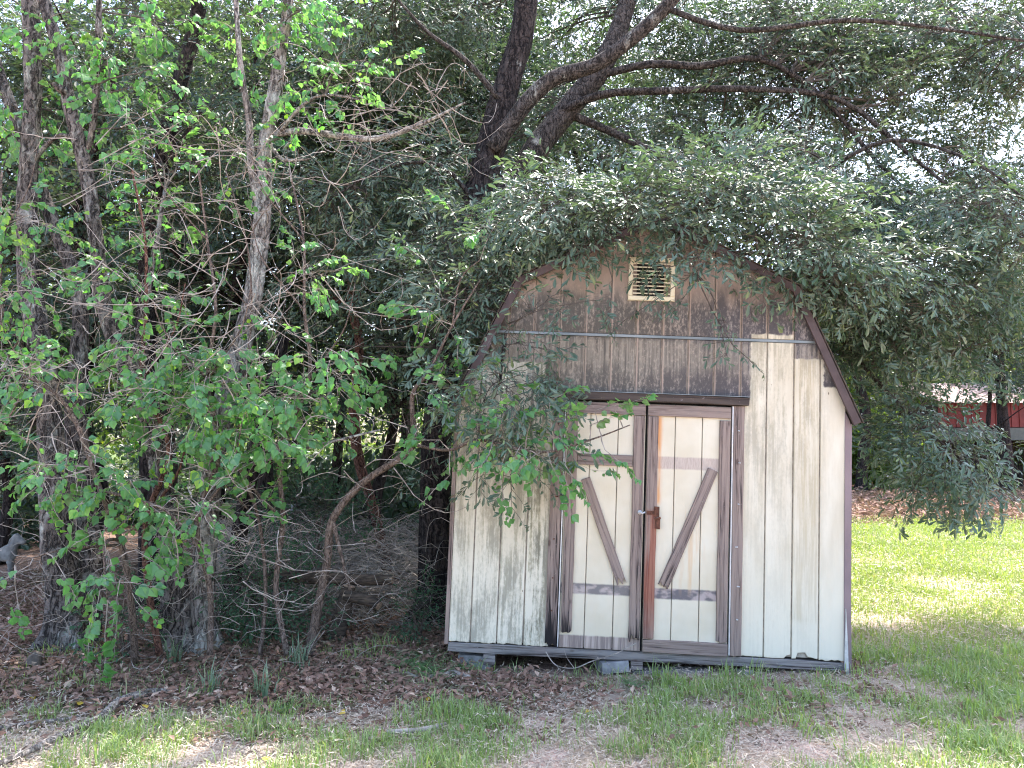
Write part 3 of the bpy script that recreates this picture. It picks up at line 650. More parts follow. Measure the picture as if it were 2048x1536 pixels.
# ------------------------------------------------------------------ big oak behind the shed
r = random.Random(5)
lsp = []
def hang(x, y, D, dx, dz, s=1., dy=-.3): lsp.append((P(x, y, D), Vector((dx, dy, dz)), s))
for a in ((1225, 560, 5.75, -.3, -.6, .95), (1190, 600, 5.7, .4, -.7, .9), (1130, 590, 5.7, -.5, -.8, 1.), (1290, 575, 5.75, .5, -.6, .8), (1380, 575, 5.7, -.6, -.5, 1.), (1430, 600, 5.7, .2, -.8, .95), (1440, 650, 5.75, -.2, -.9, .9), (1465, 690, 5.75, .6, -.5, .8), (1100, 700, 5.65, -.3, -.8, .9), (1250, 640, 5.75, -.6, -.3, .6)): hang(*a)
oak_limbs = [
    L3((868, 1245, 7.6, .17), (869, 1150, 7.6, .155), (872, 900, 7.6, .15), (890, 720, 7.6, .145), (928, 560, 7.6, .145), (955, 400, 7.6, .15), (985, 290, 7.6, .15), (1012, 180, 7.6, .135), (1045, 60, 7.6, .125), (1056, -80, 7.6, .115), (1080, -500, 7.8, .09), (1100, -900, 7.6, .04)),
    L3((950, 450, 7.65, .12), (1035, 350, 7.9, .14), (1085, 280, 8.0, .14), (1145, 205, 8.1, .13), (1205, 130, 8.1, .12), (1250, 20, 8.2, .10), (1300, -200, 8.2, .08), (1350, -600, 8., .04)),
    L3((985, 300, 7.5, .09), (1045, 215, 7.4, .085), (1105, 158, 7.35, .078), (1190, 130, 7.3, .07), (1258, 82, 7.2, .072), (1335, 10, 7.1, .07), (1430, -120, 7., .06), (1560, -350, 6.6, .03)),
    L3((1100, 235, 8.0, .05), (1200, 190, 7.9, .045), (1320, 182, 7.8, .04), (1500, 178, 7.6, .035), (1680, 200, 7.5, .028), (1820, 310, 7.4, .02), (1930, 400, 7.3, .01)),
    L3((1200, 150, 8.1, .045), (1300, 128, 8.0, .042), (1400, 132, 7.9, .04), (1520, 118, 7.8, .032), (1640, 190, 7.7, .025), (1760, 330, 7.6, .018), (1860, 420, 7.5, .01)),
    L3((930, 540, 7.5, .085), (985, 512, 7.3, .07), (1080, 494, 7.0, .05), (1200, 515, 6.5, .03), (1350, 520, 6.1, .022), (1480, 505, 5.9, .018), (1600, 520, 5.9, .012)),
    L3((1120, 220, 8.1, .05), (1350, 330, 7.9, .035), (1560, 520, 7.6, .03), (1700, 700, 7.3, .024), (1820, 830, 7.1, .016), (1960, 950, 7.0, .008)),
    L3((1330, 15, 7.1, .03), (1480, 60, 6.9, .026), (1700, 40, 6.8, .022), (1900, 60, 6.7, .016), (2100, 90, 6.6, .01)),
    L3((1000, 200, 7.5, .035), (930, 120, 7.4, .03), (850, 60, 7.3, .02), (780, -20, 7.2, .01)),
    L3((960, 420, 7.5, .03), (880, 330, 7.3, .02), (760, 340, 7.2, .015), (660, 400, 7.1, .008)),
    L3((900, 650, 7.5, .03), (960, 600, 6.6, .025), (1010, 620, 6.1, .018), (1000, 760, 5.9, .01)),
    L3((1300, -200, 8.2, .05), (1500, -350, 7.0, .05), (1700, -500, 5.6, .04), (1500, -1200, 4.2, .02)),
    L3((1080, -500, 7.8, .05), (900, -900, 6.4, .04), (700, -1300, 5., .02)),
    L3((1640, 350, 7.0, .02), (1780, 280, 6.6, .018), (1960, 330, 6.2, .012), (2100, 450, 6., .006)),
]
oc = [(C(1220, 405, 6.0), (.85, .45, .15), 25), (C(1430, 385, 5.9), (.50, .35, .16), 18), (C(1590, 460, 5.85), (.36, .35, .16), 13), (C(1700, 560, 6.2), (.5, .5, .30), 22), (C(1850, 560, 7.0), (1.0, .9, .75), 60), (C(1830, 860, 7.0), (.42, .4, .42), 14), (C(1890, 960, 6.9), (.28, .3, .12), 5),
      (C(1060, 430, 6.1), (.45, .4, .18), 11), (C(1500, 340, 6.8), (.7, .5, .22), 12),
      (C(1730, 680, 7.2), (.3, .5, .4), 14), (C(1960, 640, 7.2), (.4, .5, .4), 10), (C(1750, 180, 8.6), (2.4, 1.2, 1.1), 80), (C(1560, 60, 8.8), (1.6, 1.1, .7), 46), (C(1480, 300, 8.9), (1.6, .9, .7), 44), (C(1200, 40, 9.2), (1.6, 1., .7), 36),
      (C(780, 400, 7.9), (1.1, .7, .7), 44), (C(760, 60, 9.), (1.4, .8, .9), 36), (C(700, 620, 8.4), (.8, .7, .7), 18), (C(830, 60, 8.6), (1., .8, .6), 26), (C(950, 600, 6.4), (.36, .35, .4), 16), (C(970, 800, 5.8), (.28, .12, .32), 6), (C(1010, 960, 5.75), (.22, .08, .12), 2), (C(1040, 640, 5.8), (.26, .12, .2), 2), (C(880, 470, 6.9), (.6, .6, .36), 16),
      (C(1700, 440, 7.4), (1.2, .6, .5), 34), (C(1500, -500, 6.4), (2.2, 1.2, .6), 8), (C(1420, 545, 5.78), (.3, .12, .06), 2), (C(1950, 60, 8.6), (1.3, 1., .8), 60), (C(1680, 60, 9.8), (1.8, .9, .9), 70), (C(1950, 420, 8.8), (1., .8, .7), 26), (C(1350, 130, 9.8), (1.5, .8, .8), 34), (C(1900, 300, 9.2), (1.4, .8, .8), 30), (C(1000, 250, 9.2), (1.3, .7, .8), 26)]
tree('oak_tree', 'large dark oak with banded forking trunk growing behind the shed and spreading over its roof', 'tree', oak_limbs, oc, 'oak', 'bark_oak', 'bark_limb', seed=3, leafparts=('oak', lsp), flare=.35, sides=16)

# ------------------------------------------------------------------ trees and saplings at the edge of the wood, left
tal = []
def tl(x, y, D, dx, dz, s=1.): tal.append((P(x, y, D), Vector((dx, -.25, dz * .8 + .1)), s * .95))
T1 = [L3((135, 1300, 6.6, .165), (128, 1200, 6.6, .14), (112, 1060, 6.6, .12), (105, 940, 6.65, .11), (95, 780, 6.7, .10), (60, 560, 6.8, .09), (55, 380, 6.8, .08), (65, 180, 6.8, .075), (60, 0, 6.8, .07), (50, -400, 7, .05), (60, -800, 7, .02)),
      L3((165, 1290, 6.75, .15), (175, 1150, 6.85, .13), (165, 1000, 6.95, .11), (150, 820, 7., .09), (160, 600, 7., .07), (100, 430, 7., .06), (40, 260, 7, .055), (-10, 120, 7, .05), (-60, -100, 7, .03)),
      L3((60, 330, 6.8, .025), (120, 270, 6.7, .02), (190, 300, 6.6, .012)), L3((95, 780, 6.7, .03), (20, 640, 6.2, .02), (-50, 560, 5.9, .012))]
tree('tree', 'thick two stemmed tree with flared fluted base beside the bare path', 'tree', T1, [(C(20, 700, 6.3), (.5, .3, .6), 4), (C(80, 250, 6.9), (.8, .4, .8), 9), (C(200, -200, 7.), (1.6, 1., .8), 9), (C(-100, -700, 6), (1.8, 1.6, 1.), 3)], 'tallow', 'bark', size=.82, seed=21, flare=.55,
     bare=[(C(90, 650, 5.9), (.6, .3, .9), 20, .7)], per=7)
T2 = [L3((365, 1310, 6.45, .125), (355, 1230, 6.45, .115), (345, 1130, 6.45, .10), (325, 980, 6.5, .085), (290, 820, 6.55, .075), (215, 640, 6.6, .066), (192, 470, 6.6, .062), (172, 340, 6.6, .058), (140, 215, 6.6, .056), (118, 100, 6.6, .052), (85, -10, 6.6, .05), (40, -250, 6.6, .035), (20, -500, 6.6, .02)),
      L3((178, 300, 6.6, .03), (192, 200, 6.5, .028), (197, 60, 6.4, .026), (200, -80, 6.4, .02)), L3((138, 190, 6.6, .035), (118, 178, 6.5, .03), (105, 165, 6.45, .012)),
      L3((325, 980, 6.5, .04), (312, 860, 6.3, .036), (270, 740, 6.2, .03), (300, 560, 6.2, .024), (330, 380, 6.2, .016))]
tree('tree', 'slim grey tree with a broken branch stub, left of the leaning lichen trunk', 'tree', T2, [(C(260, 520, 6.5), (.6, .3, .6), 5), (C(330, 240, 6.5), (.6, .4, .5), 7), (C(250, 60, 6.6), (.8, .5, .5), 8), (C(200, -350, 6.6), (1.3, .8, .6), 4)], 'tallow', 'bark', size=.82, seed=22,
     bare=[(C(300, 450, 5.8), (.7, .4, .8), 36, .7)], per=7)
T3 = [L3((405, 1310, 6.5, .115), (405, 1220, 6.5, .10), (412, 1080, 6.5, .088), (425, 940, 6.5, .085), (448, 800, 6.5, .086), (482, 690, 6.5, .084), (508, 580, 6.5, .078), (522, 470, 6.5, .074), (527, 390, 6.5, .068), (530, 290, 6.5, .062), (545, 200, 6.5, .055), (562, 100, 6.5, .05), (578, -10, 6.5, .045), (600, -300, 6.5, .03), (600, -600, 6.5, .015)),
      L3((515, 400, 6.5, .04), (503, 330, 6.45, .035), (498, 240, 6.4, .03), (480, 120, 6.3, .026), (470, -40, 6.3, .02)),
      L3((548, 270, 6.5, .032), (600, 262, 6.4, .03), (680, 272, 6.3, .028), (740, 278, 6.2, .026), (800, 265, 6.15, .022), (860, 240, 6.1, .016), (930, 205, 6., .008)),
      L3((548, 280, 6.5, .02), (600, 215, 6.3, .016), (650, 190, 6.2, .012), (720, 200, 6.1, .006)), L3((548, 300, 6.5, .018), (568, 320, 6.4, .016), (620, 318, 6.3, .008)), L3((430, 950, 6.5, .02), (600, 900, 6.0, .014), (760, 860, 5.8, .007))]
tree('tree', 'leaning tree with pale lichen patches and a long bare side branch reaching right', 'tree', T3, [(C(660, 120, 6.2), (.45, .3, .35), 6), (C(560, 40, 6.5), (.6, .4, .4), 7), (C(700, -300, 6.8), (1.4, .8, .7), 6)], 'tallow', 'bark_lichen', size=.82, seed=23,
     bare=[(C(560, 400, 5.9), (.6, .4, .9), 40, .8), (C(820, 230, 6.), (.5, .3, .3), 26, .55), (C(480, 1080, 5.8), (.45, .3, .3), 16, .5)], per=7)
T4 = [L3((470, 1245, 7.6, .095), (462, 1200, 7.6, .085), (475, 1100, 7.6, .08), (497, 970, 7.6, .075), (530, 830, 7.6, .072), (552, 740, 7.6, .068), (568, 676, 7.6, .055))]
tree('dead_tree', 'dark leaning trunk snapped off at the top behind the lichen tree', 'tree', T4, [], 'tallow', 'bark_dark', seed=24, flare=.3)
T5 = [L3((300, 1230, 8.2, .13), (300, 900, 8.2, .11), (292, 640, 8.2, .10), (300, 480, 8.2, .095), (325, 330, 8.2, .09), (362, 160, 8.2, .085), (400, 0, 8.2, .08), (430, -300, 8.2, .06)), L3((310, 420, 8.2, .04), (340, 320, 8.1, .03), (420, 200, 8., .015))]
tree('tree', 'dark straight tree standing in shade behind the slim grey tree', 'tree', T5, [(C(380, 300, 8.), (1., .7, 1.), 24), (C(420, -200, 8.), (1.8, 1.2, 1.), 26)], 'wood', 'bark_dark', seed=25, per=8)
T6 = [L3((778, 1160, 9.4, .065), (765, 1090, 9.4, .06), (742, 1000, 9.3, .06), (718, 920, 9.2, .062), (708, 830, 9.1, .06), (714, 740, 9.0, .055), (718, 680, 9., .052), (705, 620, 9., .045), (700, 520, 9., .04), (694, 430, 9., .03)), L3((706, 620, 9., .03), (640, 580, 8.8, .02), (600, 560, 8.7, .01)), L3((712, 600, 9., .03), (740, 540, 9., .02))]
tree('tree', 'thin crooked tree with peeling reddish bark between the lichen tree and the oak', 'tree', T6, [(C(720, 430, 8.8), (.6, .5, .5), 10)], 'wood', 'bark_red', seed=26, flare=.2)
def sapling(label, limbs, crowns, seed, bare=None, bark='bark_sap', lp=None, per=7, size=.82):
    return tree('sapling', label, 'sapling', limbs, crowns, 'tallow', bark, seed=seed, bare=bare, leafparts=lp, group=None, per=per, twig='twig', size=size)
for a in ((1080, 850, 5.55, .7, -.2), (1150, 900, 5.5, .9, -.1), (1180, 850, 5.5, .8, .5), (1060, 900, 5.5, .1, -.8), (1130, 930, 5.5, .5, -.7), (1020, 860, 5.6, -.5, .2), (980, 900, 5.6, -.6, -.4), (960, 830, 5.65, -.2, .7), (1010, 800, 5.6, .5, .5), (900, 950, 5.7, -.5, -.5), (1190, 820, 5.5, .7, .2), (880, 880, 5.7, -.7, 0),
          (940, 760, 5.7, .4, .5), (1210, 900, 5.45, .6, -.5), (1100, 800, 5.55, .7, .5), (1000, 960, 5.55, .1, -.6), (1010, 840, 5.5, .6, .3), (840, 850, 5.8, -.2, -.7), (870, 780, 5.8, .2, .8), (1230, 820, 5.45, .5, .3), (1130, 870, 5.5, .1, .4), (1060, 850, 5.5, -.2, .5)): tl(*a, 1.0)
sapling('arching sapling with bright green heart leaves reaching across the left of the shed', [
    L3((618, 1312, 6.3, .045), (635, 1220, 6.25, .038), (655, 1120, 6.2, .034), (665, 1040, 6.15, .032), (720, 970, 6.1, .03), (800, 915, 6., .028), (828, 880, 5.95, .024), (825, 790, 5.9, .018), (860, 740, 5.85, .014), (905, 650, 5.8, .01), (960, 560, 5.8, .006)),
    L3((828, 890, 5.95, .015), (900, 900, 5.75, .013), (960, 880, 5.65, .012), (1080, 905, 5.55, .01), (1180, 880, 5.5, .007), (1260, 850, 5.45, .004)), L3((665, 1040, 6.15, .02), (680, 1100, 6.1, .015), (700, 1180, 6.0, .01)), L3((905, 650, 5.8, .008), (920, 560, 5.8, .006), (960, 520, 5.8, .004))],
    [(C(960, 860, 5.7), (.3, .15, .2), 4), (C(1060, 890, 5.55), (.26, .1, .14), 4), (C(900, 760, 5.8), (.3, .2, .25), 3), (C(890, 640, 5.8), (.25, .2, .25), 2), (C(960, 450, 5.9), (.3, .2, .2), 1)], 31, bare=[(C(760, 900, 5.9), (.3, .2, .4), 9, .6)], lp=('tallow', tal), per=5)
tal2 = []
for a in ((215, 1100, 5.3, .2, -.9), (240, 1160, 5.3, .3, -1), (200, 1180, 5.3, -.3, -1), (235, 1230, 5.3, .1, -1.), (200, 1060, 5.35, -.6, -.2), (270, 1100, 5.3, .7, -.3), (60, 1130, 5.2, -.8, -.3), (110, 1120, 5.2, .6, -.5), (30, 1170, 5.2, .2, -.6), (130, 930, 5.4, -.7, .2), (190, 930, 5.4, .6, 0), (90, 960, 5.4, -.6, -.4), (260, 960, 5.4, .6, -.4), (60, 880, 5.4, -.5, .4), (150, 1010, 5.4, .1, -.7), (330, 1080, 5.5, .5, -.5), (210, 1270, 5.3, 0, -1), (160, 880, 5.4, .3, .6), (300, 1010, 5.4, .7, -.2), (120, 760, 5.5, -.4, .5), (60, 720, 5.5, .4, .4), (180, 1230, 5.3, -.2, -.9)): tal2.append((P(*a[:3]), Vector((a[3], -.25, a[4])), 1.))
sapling('sapling with large bright leaves hanging before the flared tree base', [
    L3((270, 1325, 6.0, .028), (262, 1200, 5.8, .024), (240, 1080, 5.7, .022), (200, 980, 5.6, .02), (150, 840, 5.6, .017), (90, 770, 5.6, .013), (0, 740, 5.6, .008)), L3((240, 1080, 5.7, .014), (210, 1090, 5.4, .01), (215, 1200, 5.3, .006)), L3((200, 980, 5.6, .012), (330, 1020, 5.5, .01), (400, 1100, 5.4, .006)), L3((240, 1090, 5.7, .01), (120, 1100, 5.3, .008), (30, 1130, 5.2, .004))],
    [(C(110, 930, 5.5), (.4, .2, .2), 4), (C(60, 740, 5.6), (.4, .3, .2), 4), (C(260, 1000, 5.6), (.32, .2, .2), 3), (C(230, 1160, 5.4), (.12, .1, .18), 2)], 32, bare=[(C(100, 800, 5.4), (.5, .2, .5), 18, .6)], lp=('tallow', tal2), per=6)
k = 33
for label, x, xt, D, rd, cr in (
        ('reddish multi branched sapling rising in the middle of the left thicket', 320, 300, 6.0, .03, [(C(330, 780, 5.9), (.45, .3, .5), 8), (C(310, 560, 6.), (.4, .3, .4), 3), (C(400, 880, 5.7), (.3, .2, .25), 3)]),
        ('slender sapling with a bright clump of leaves right of the lichen trunk', 575, 600, 6.1, .026, [(C(580, 820, 5.9), (.3, .2, .2), 9), (C(540, 900, 5.8), (.25, .2, .15), 3), (C(660, 760, 5.9), (.3, .2, .2), 3)]),
        ('bushy sapling full of dark green round leaves left of the lichen trunk', 420, 420, 5.9, .026, [(C(410, 780, 5.7), (.35, .25, .3), 7), (C(370, 1010, 5.6), (.28, .2, .25), 4), (C(250, 720, 5.7), (.3, .2, .25), 3)]),
        ('tall thin sapling at the far left edge with pale arching twigs', -60, 30, 6.0, .024, [(C(30, 560, 5.8), (.35, .3, .4), 3), (C(60, 450, 5.9), (.4, .3, .3), 3)]),
        ('thin sapling with brown stem standing in front of the snapped trunk', 520, 470, 6.2, .018, [(C(600, 560, 6.), (.4, .3, .4), 2), (C(450, 640, 6.), (.4, .3, .3), 2), (C(480, 330, 6.), (.4, .3, .4), 2)])):
    rr = random.Random(k); st = []; yy = [1310, 1180, 1040, 900, 760, 620, 480, 340]
    for i, y in enumerate(yy): st.append((P(x + (xt - x) * i / 7 + (rr.gauss(0, 16) if i else 0), y, D + rr.uniform(-.1, .1)), rd * (1 - .10 * i)))
    lb = [st]
    for j in range(4):
        i = rr.randrange(2, 7); s = rr.choice((-1, 1)); p, q = st[i]; lb.append([(p, q * .7), (p + Vector((s * .15, -.08, .18)), q * .55), (p + Vector((s * .32, -.15, .42)), q * .4), (p + Vector((s * .4, -.2, .75)), q * .2)])
    sapling(label, lb, cr, k, bare=[(P(x, 800, D - .4), (.35, .2, .9), 12, .55)], bark='bark_red' if k == 33 else 'bark_sap'); k += 1

# ------------------------------------------------------------------ wood behind
r = random.Random(77)
def woodtree(x, Y, h, rd, nm, label, sp, cl, low, bark='bark_dark', group='shaded trees of the wood behind', size=1., spread=2.2, lean=0.):
    b0 = Vector((x, Y, 0)); st = [(b0 + Vector((lean * t + r.gauss(0, .12) * (t > 0), r.gauss(0, .12) * (t > 0), h * t)), rd * (1 - .75 * t)) for t in (0, .12, .28, .45, .62, .8, .95)]
    lb = [st]
    for j in range(5):
        i = r.randrange(2, 6); g = r.uniform(0, 6.28); p, q = st[i]; d = Vector((math.cos(g), math.sin(g), .45)); lb.append([(p, q * .5), (p + d * spread * .3, q * .35), (p + d * spread * .65 + Vector((0, 0, .1)), q * .2), (p + d * spread, q * .08)])
    cr = [(b0 + Vector((lean * .5, 0, low + (h - low) * .32)), (spread, spread, (h - low) * .36), cl // 2), (b0 + Vector((lean, 0, low + (h - low) * .75)), (spread * .8, spread * .8, (h - low) * .3), cl // 2)]
    tree(nm, label, 'tree', lb, cr, sp, bark, group=group, seed=r.randrange(9999), size=size, sides=8, flare=.25, per=8)
la = 'dark shaded broadleaf tree in the dense wood behind the left thicket'
WL = ['dark tree at the far left edge behind the pony statue', 'dark tree right behind the two stemmed flared tree', 'shaded tree hidden behind the leaning lichen tree', 'dark tree behind the snapped trunk, crown above it', 'straight dark trunk standing left of the crooked reddish tree', 'dark trunk standing just right of the crooked reddish tree', 'dark trunk closest to the left side of the big oak', 'leafy tree whose crown fills in behind the big oak trunk', 'shaded tree deep in the wood above the pony statue', 'shaded tree deep in the wood behind the straight dark tree', 'tall tree deep in the wood behind the forking of the oak', 'dark trunk seen against the bright clearing left of the metal box', 'tree behind the shed whose crown shows above the roof left side', 'tree behind the shed whose crown shows above the right roof slope', 'thin dark trunk at the clearing edge between reddish tree and oak']
for wi, (x, Y, h, lw) in enumerate(((-7.6, 11.2, 8, 1.6), (-5.9, 10.4, 7.5, 1.7), (-4.7, 12.2, 9, 2.2), (-3.6, 10.2, 7.5, 2.1), (-2.9, 12.6, 9, 2.6), (-1.9, 10.9, 8, 2.3), (-1.15, 12.4, 9, 2.5), (-.3, 11.2, 8.5, 2.1), (-8.9, 14.2, 11, 1.8), (-6.6, 14.6, 11, 2.2), (-.1, 14.8, 11, 2.6), (-4.1, 15.2, 11, 2.8), (1.2, 13.6, 9, 3.2), (2.9, 15., 10, 3.2), (-2.2, 16.2, 12, 3.))):
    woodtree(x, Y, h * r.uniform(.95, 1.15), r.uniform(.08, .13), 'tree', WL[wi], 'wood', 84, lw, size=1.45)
lc = 'broadleaf tree of the sunlit far wood seen through gaps in the oak'
for x, Y in ((-15, 22), (-11.5, 24), (5.6, 30.5), (9.0, 33), (12.0, 31), (16.5, 34), (20.5, 33), (24.5, 35), (2.5, 32), (28, 34)):
    woodtree(x, Y, r.uniform(9, 12.5), r.uniform(.16, .22), 'tree', lc, 'sunny', 46, 1.0 if x > 0 else 2., group='sunlit trees of the far wood', size=1.2, spread=3.1)
# trunks seen at the right
for lab, x, Y, rd, h in (('dark trunk standing at the pine straw edge just right of the shed', 1721, 28, .22, 11), ('dark tree trunk standing in front of the red building', 2014, 26.5, .22, 11), ('thin dark trunk beside the thicker one before the red building', 1981, 27, .10, 8)):
    p = P(x, 981, Y); p.z = 0
    woodtree(p.x, Y, h, rd, 'tree', lab, 'wood', 34, 4.2, group=None, size=2.)
# understory bushes hiding the wood's foot
def bush(name, label, c, rr, n, sp, seed, size=1., group=None, per=7):
    q = random.Random(seed); b0 = Vector((c.x, c.y, 0)); lb = []
    for j in range(5):
        g = q.uniform(0, 6.28); d = Vector((math.cos(g) * rr[0] * .5, math.sin(g) * rr[1] * .5, 0)); lb.append([(b0 + d * .1, .014 * size), (b0 + d * .5 + Vector((0, 0, c.z * .5)), .011 * size), (b0 + d + Vector((0, 0, c.z)), .006 * size)])
    tree(name, label, 'shrub', lb, [(c, rr, n)], sp, 'bark_sap', seed=seed, size=size, group=group, per=per)
bush('shrub', 'low dark leafy shrub between the lichen tree and the thin grey stem', P(540, 1180, 6.9), (.35, .3, .33), 26, 'shrub', 41, .9)
bush('shrub', 'small green shrub left of the two slim trunks, under hanging leaves', P(255, 1235, 6.3), (.18, .2, .2), 7, 'shrub', 42, .8)
bush('shrub', 'small leafy shrub at the dark left corner of the shed', P(838, 1225, 6.9), (.14, .2, .14), 6, 'shrub', 43, .7)
bush('shrub', 'thin leafy shrub tangled in dead brush above the rotten log', P(620, 1030, 8.2), (.5, .4, .3), 14, 'shrub', 46, 1.)
bl = 'low green bush growing beneath the trees of the wood'
for x, Y, zz in ((-9.5, 13, .8), (-8.0, 17, 1.0), (-6.2, 16.6, .9), (-11.5, 17.5, 1.1), (-13, 20, 1.2), (-4.6, 14, .45), (-1.0, 17.5, .5), (-2.6, 14.2, .4), (-1.6, 13.6, .35), (-3.4, 12.8, .5), (-.6, 12.6, .4), (-1.9, 18.5, .5), (-3.8, 17.8, .5), (-2.4, 11.4, .3)):
    bush('bush', bl, Vector((x, Y, zz)), (1.1, .9, zz * .8), 24, 'far', 50 + int(x * 3), 1., group='bushes beneath the wood', per=6)
bl2 = 'sunlit yellow green bush at the edge of the far wood'
for x, Y, zz in ((13.4, 29.2, 1.6), (14.6, 29.5, 1.5), (-9.5, 23.5, 1.3), (-7, 27, 1.1)):
    bush('bush', bl2, Vector((x, Y, zz)), (1.5, 1., zz * .85), 26, 'sunny', 80 + int(x), 1.2, group='sunlit bushes', per=6)
# far wood
pts = []; n = 9000
for i in range(n):
    a = r.uniform(-46, 62); Y = r.uniform(52, 64); top = 10.5 + 2.5 * math.sin(a * .31) + 1.8 * math.sin(a * .83 + 1); pts.append((a, Y, top * r.random() ** .8))
scatter('distant_woods', pts, [(r.gauss(0, .5), r.gauss(.2, .4), r.uniform(0, 6.28)) for _ in pts], [r.uniform(1.2, 2.0) for _ in pts], SP['sunny'])['label'] = 'distant sunlit woods beyond the clearing'
pts = []
for i in range(6000):
    a = r.uniform(6, 44); Y = r.uniform(38, 46); pts.append((a, Y, (8.5 + 2 * math.sin(a * .5)) * r.random()))
scatter('woods', pts, [(r.gauss(0, .5), r.gauss(.2, .4), r.uniform(0, 6.28)) for _ in pts], [r.uniform(1.1, 1.8) for _ in pts], SP['far'])['label'] = 'dense woods behind the red building'

# ------------------------------------------------------------------ red building on posts, right background
hb = empty('red_building', (16.2, 28.5, 0), label='red metal sided building raised over a dark open space, pale metal roof', cat='building')
for k in range(30):
    b = MB(); x0 = k * .3; V = []
    for u, d in ((0, 0), (.05, 0), (.065, -.03), (.10, -.03), (.115, 0), (.298, 0)): V += [(x0 + u, d, 2.42), (x0 + u, d, 3.36)]
    b.add(V, [(2 * i, 2 * i + 2, 2 * i + 3, 2 * i + 1) for i in range(5)]); b.add([(x0, .02, 2.42), (x0 + .298, .02, 2.42), (x0 + .298, .02, 3.36), (x0, .02, 3.36)], [(0, 1, 2, 3)]); b.build('wall_panel', M['redmetal'], hb)
    b = MB(); V = []
    for u, d in ((0, 0), (.04, .03), (.07, .03), (.11, 0), (.299, 0)): V += [(x0 + u, -.35, 3.34 + d), (x0 + u, 3.2, 4.35 + d)]
    b.add(V, [(2 * i, 2 * i + 1, 2 * i + 3, 2 * i + 2) for i in range(4)]); b.add([(x0, -.35, 3.32), (x0 + .299, -.35, 3.32), (x0 + .299, 3.2, 4.33), (x0, 3.2, 4.33)], [(0, 1, 2, 3)]); b.build('roof_panel', M['roofmetal'], hb)
b = MB(); b.box((-.1, -.06, 1.93), (9.1, .1, 2.40)); b.build('beam', M['beam'], hb)
b = MB(); b.box((-.05, .12, 2.41), (9.05, 6, 3.3)); b.box((-.05, .12, 2.2), (9.05, 6, 2.30)); b.build('inner_walls', M['darkboard'], hb)
for x in (.1, 2.3, 4.6, 6.9, 8.9): b = MB(); b.box((x - .08, .12, 0), (x + .08, .27, 2.19)); b.build('post', M['darkboard'], hb)
for k in range(40): b = MB(); b.box((k * .225, 3.0, 0), (k * .225 + .17, 3.03, 2.19)); b.build('back_board', M['darkboard'], hb)

# ------------------------------------------------------------------ statue, metal box, logs, stones
st = empty('pony_statue', P(5, 1150, 9.9) * 1., label='grey stone pony statue standing in shade at the left edge', cat='statue'); st.location.z = 0
J = {'root': (-.12, 0, .33, .08), 'chest': (.06, 0, .35, .085), 'neck': (.12, 0, .44, .060), 'poll': (.165, 0, .545, .048), 'nose': (.235, 0, .50, .038), 'muz': (.275, 0, .465, .034), 'rump': (-.24, 0, .34, .08),
     'fk': (.09, .045, .20, .028), 'ff': (.085, .045, .03, .026), 'gk': (.12, -.045, .20, .028), 'gf': (.13, -.045, .03, .026), 'hk': (-.25, .05, .22, .034), 'hh': (-.29, .05, .13, .024), 'hf': (-.27, .05, .03, .026), 'ik': (-.24, -.05, .22, .034), 'ih': (-.28, -.05, .13, .024), 'if': (-.25, -.05, .03, .026), 'tail': (-.33, 0, .30, .025), 'tt': (-.35, 0, .17, .02), 'ear': (.155, .028, .60, .012), 'eas': (.155, -.028, .60, .012)}
Ed = [('root', 'chest'), ('chest', 'neck'), ('neck', 'poll'), ('poll', 'nose'), ('nose', 'muz'), ('root', 'rump'), ('chest', 'fk'), ('fk', 'ff'), ('chest', 'gk'), ('gk', 'gf'), ('rump', 'hk'), ('hk', 'hh'), ('hh', 'hf'), ('rump', 'ik'), ('ik', 'ih'), ('ih', 'if'), ('rump', 'tail'), ('tail', 'tt'), ('poll', 'ear'), ('poll', 'eas')]
ks = list(J); me = bpy.data.meshes.new('body'); me.from_pydata([J[k_][:3] for k_ in ks], [(ks.index(a), ks.index(c)) for a, c in Ed], [])
bo = link('body', me, st); sk = bo.modifiers.new('skin', 'SKIN'); me.materials.append(M['statue'])
if not me.skin_vertices: 
    me.update()
for i, k_ in enumerate(ks):
    me.skin_vertices[0].data[i].radius = (J[k_][3],) * 2; me.skin_vertices[0].data[i].use_root = (k_ == 'root')
ss_ = bo.modifiers.new('sub', 'SUBSURF'); ss_.levels = ss_.render_levels = 2
b = MB()
b.tube([(.175, 0, .595), (.135, 0, .575), (.085, 0, .51), (.055, 0, .445)], [.012, .02, .022, .012], 6); b.build('mane', M['statue'], st, smooth=True)
b = MB(); b.box((-.38, -.1, 0), (.2, .1, .03)); b.build('plinth', M['statue'], st)

gb = empty('metal_box', P(572, 1062, 12.5), label='grey metal utility box standing beyond the brush pile', cat='utility box'); gb.location.z = 0
b = MB(); b.box((-.14, -.12, 0), (.14, .12, .74)); b.build('body', M['galv'], gb); b = MB(); b.box((-.15, -.14, .742), (.15, .13, .77)); b.build('lid', M['galv'], gb); b = MB(); b.box((-.11, -.128, .1), (.11, -.122, .68)); b.build('door', M['galv'], gb)

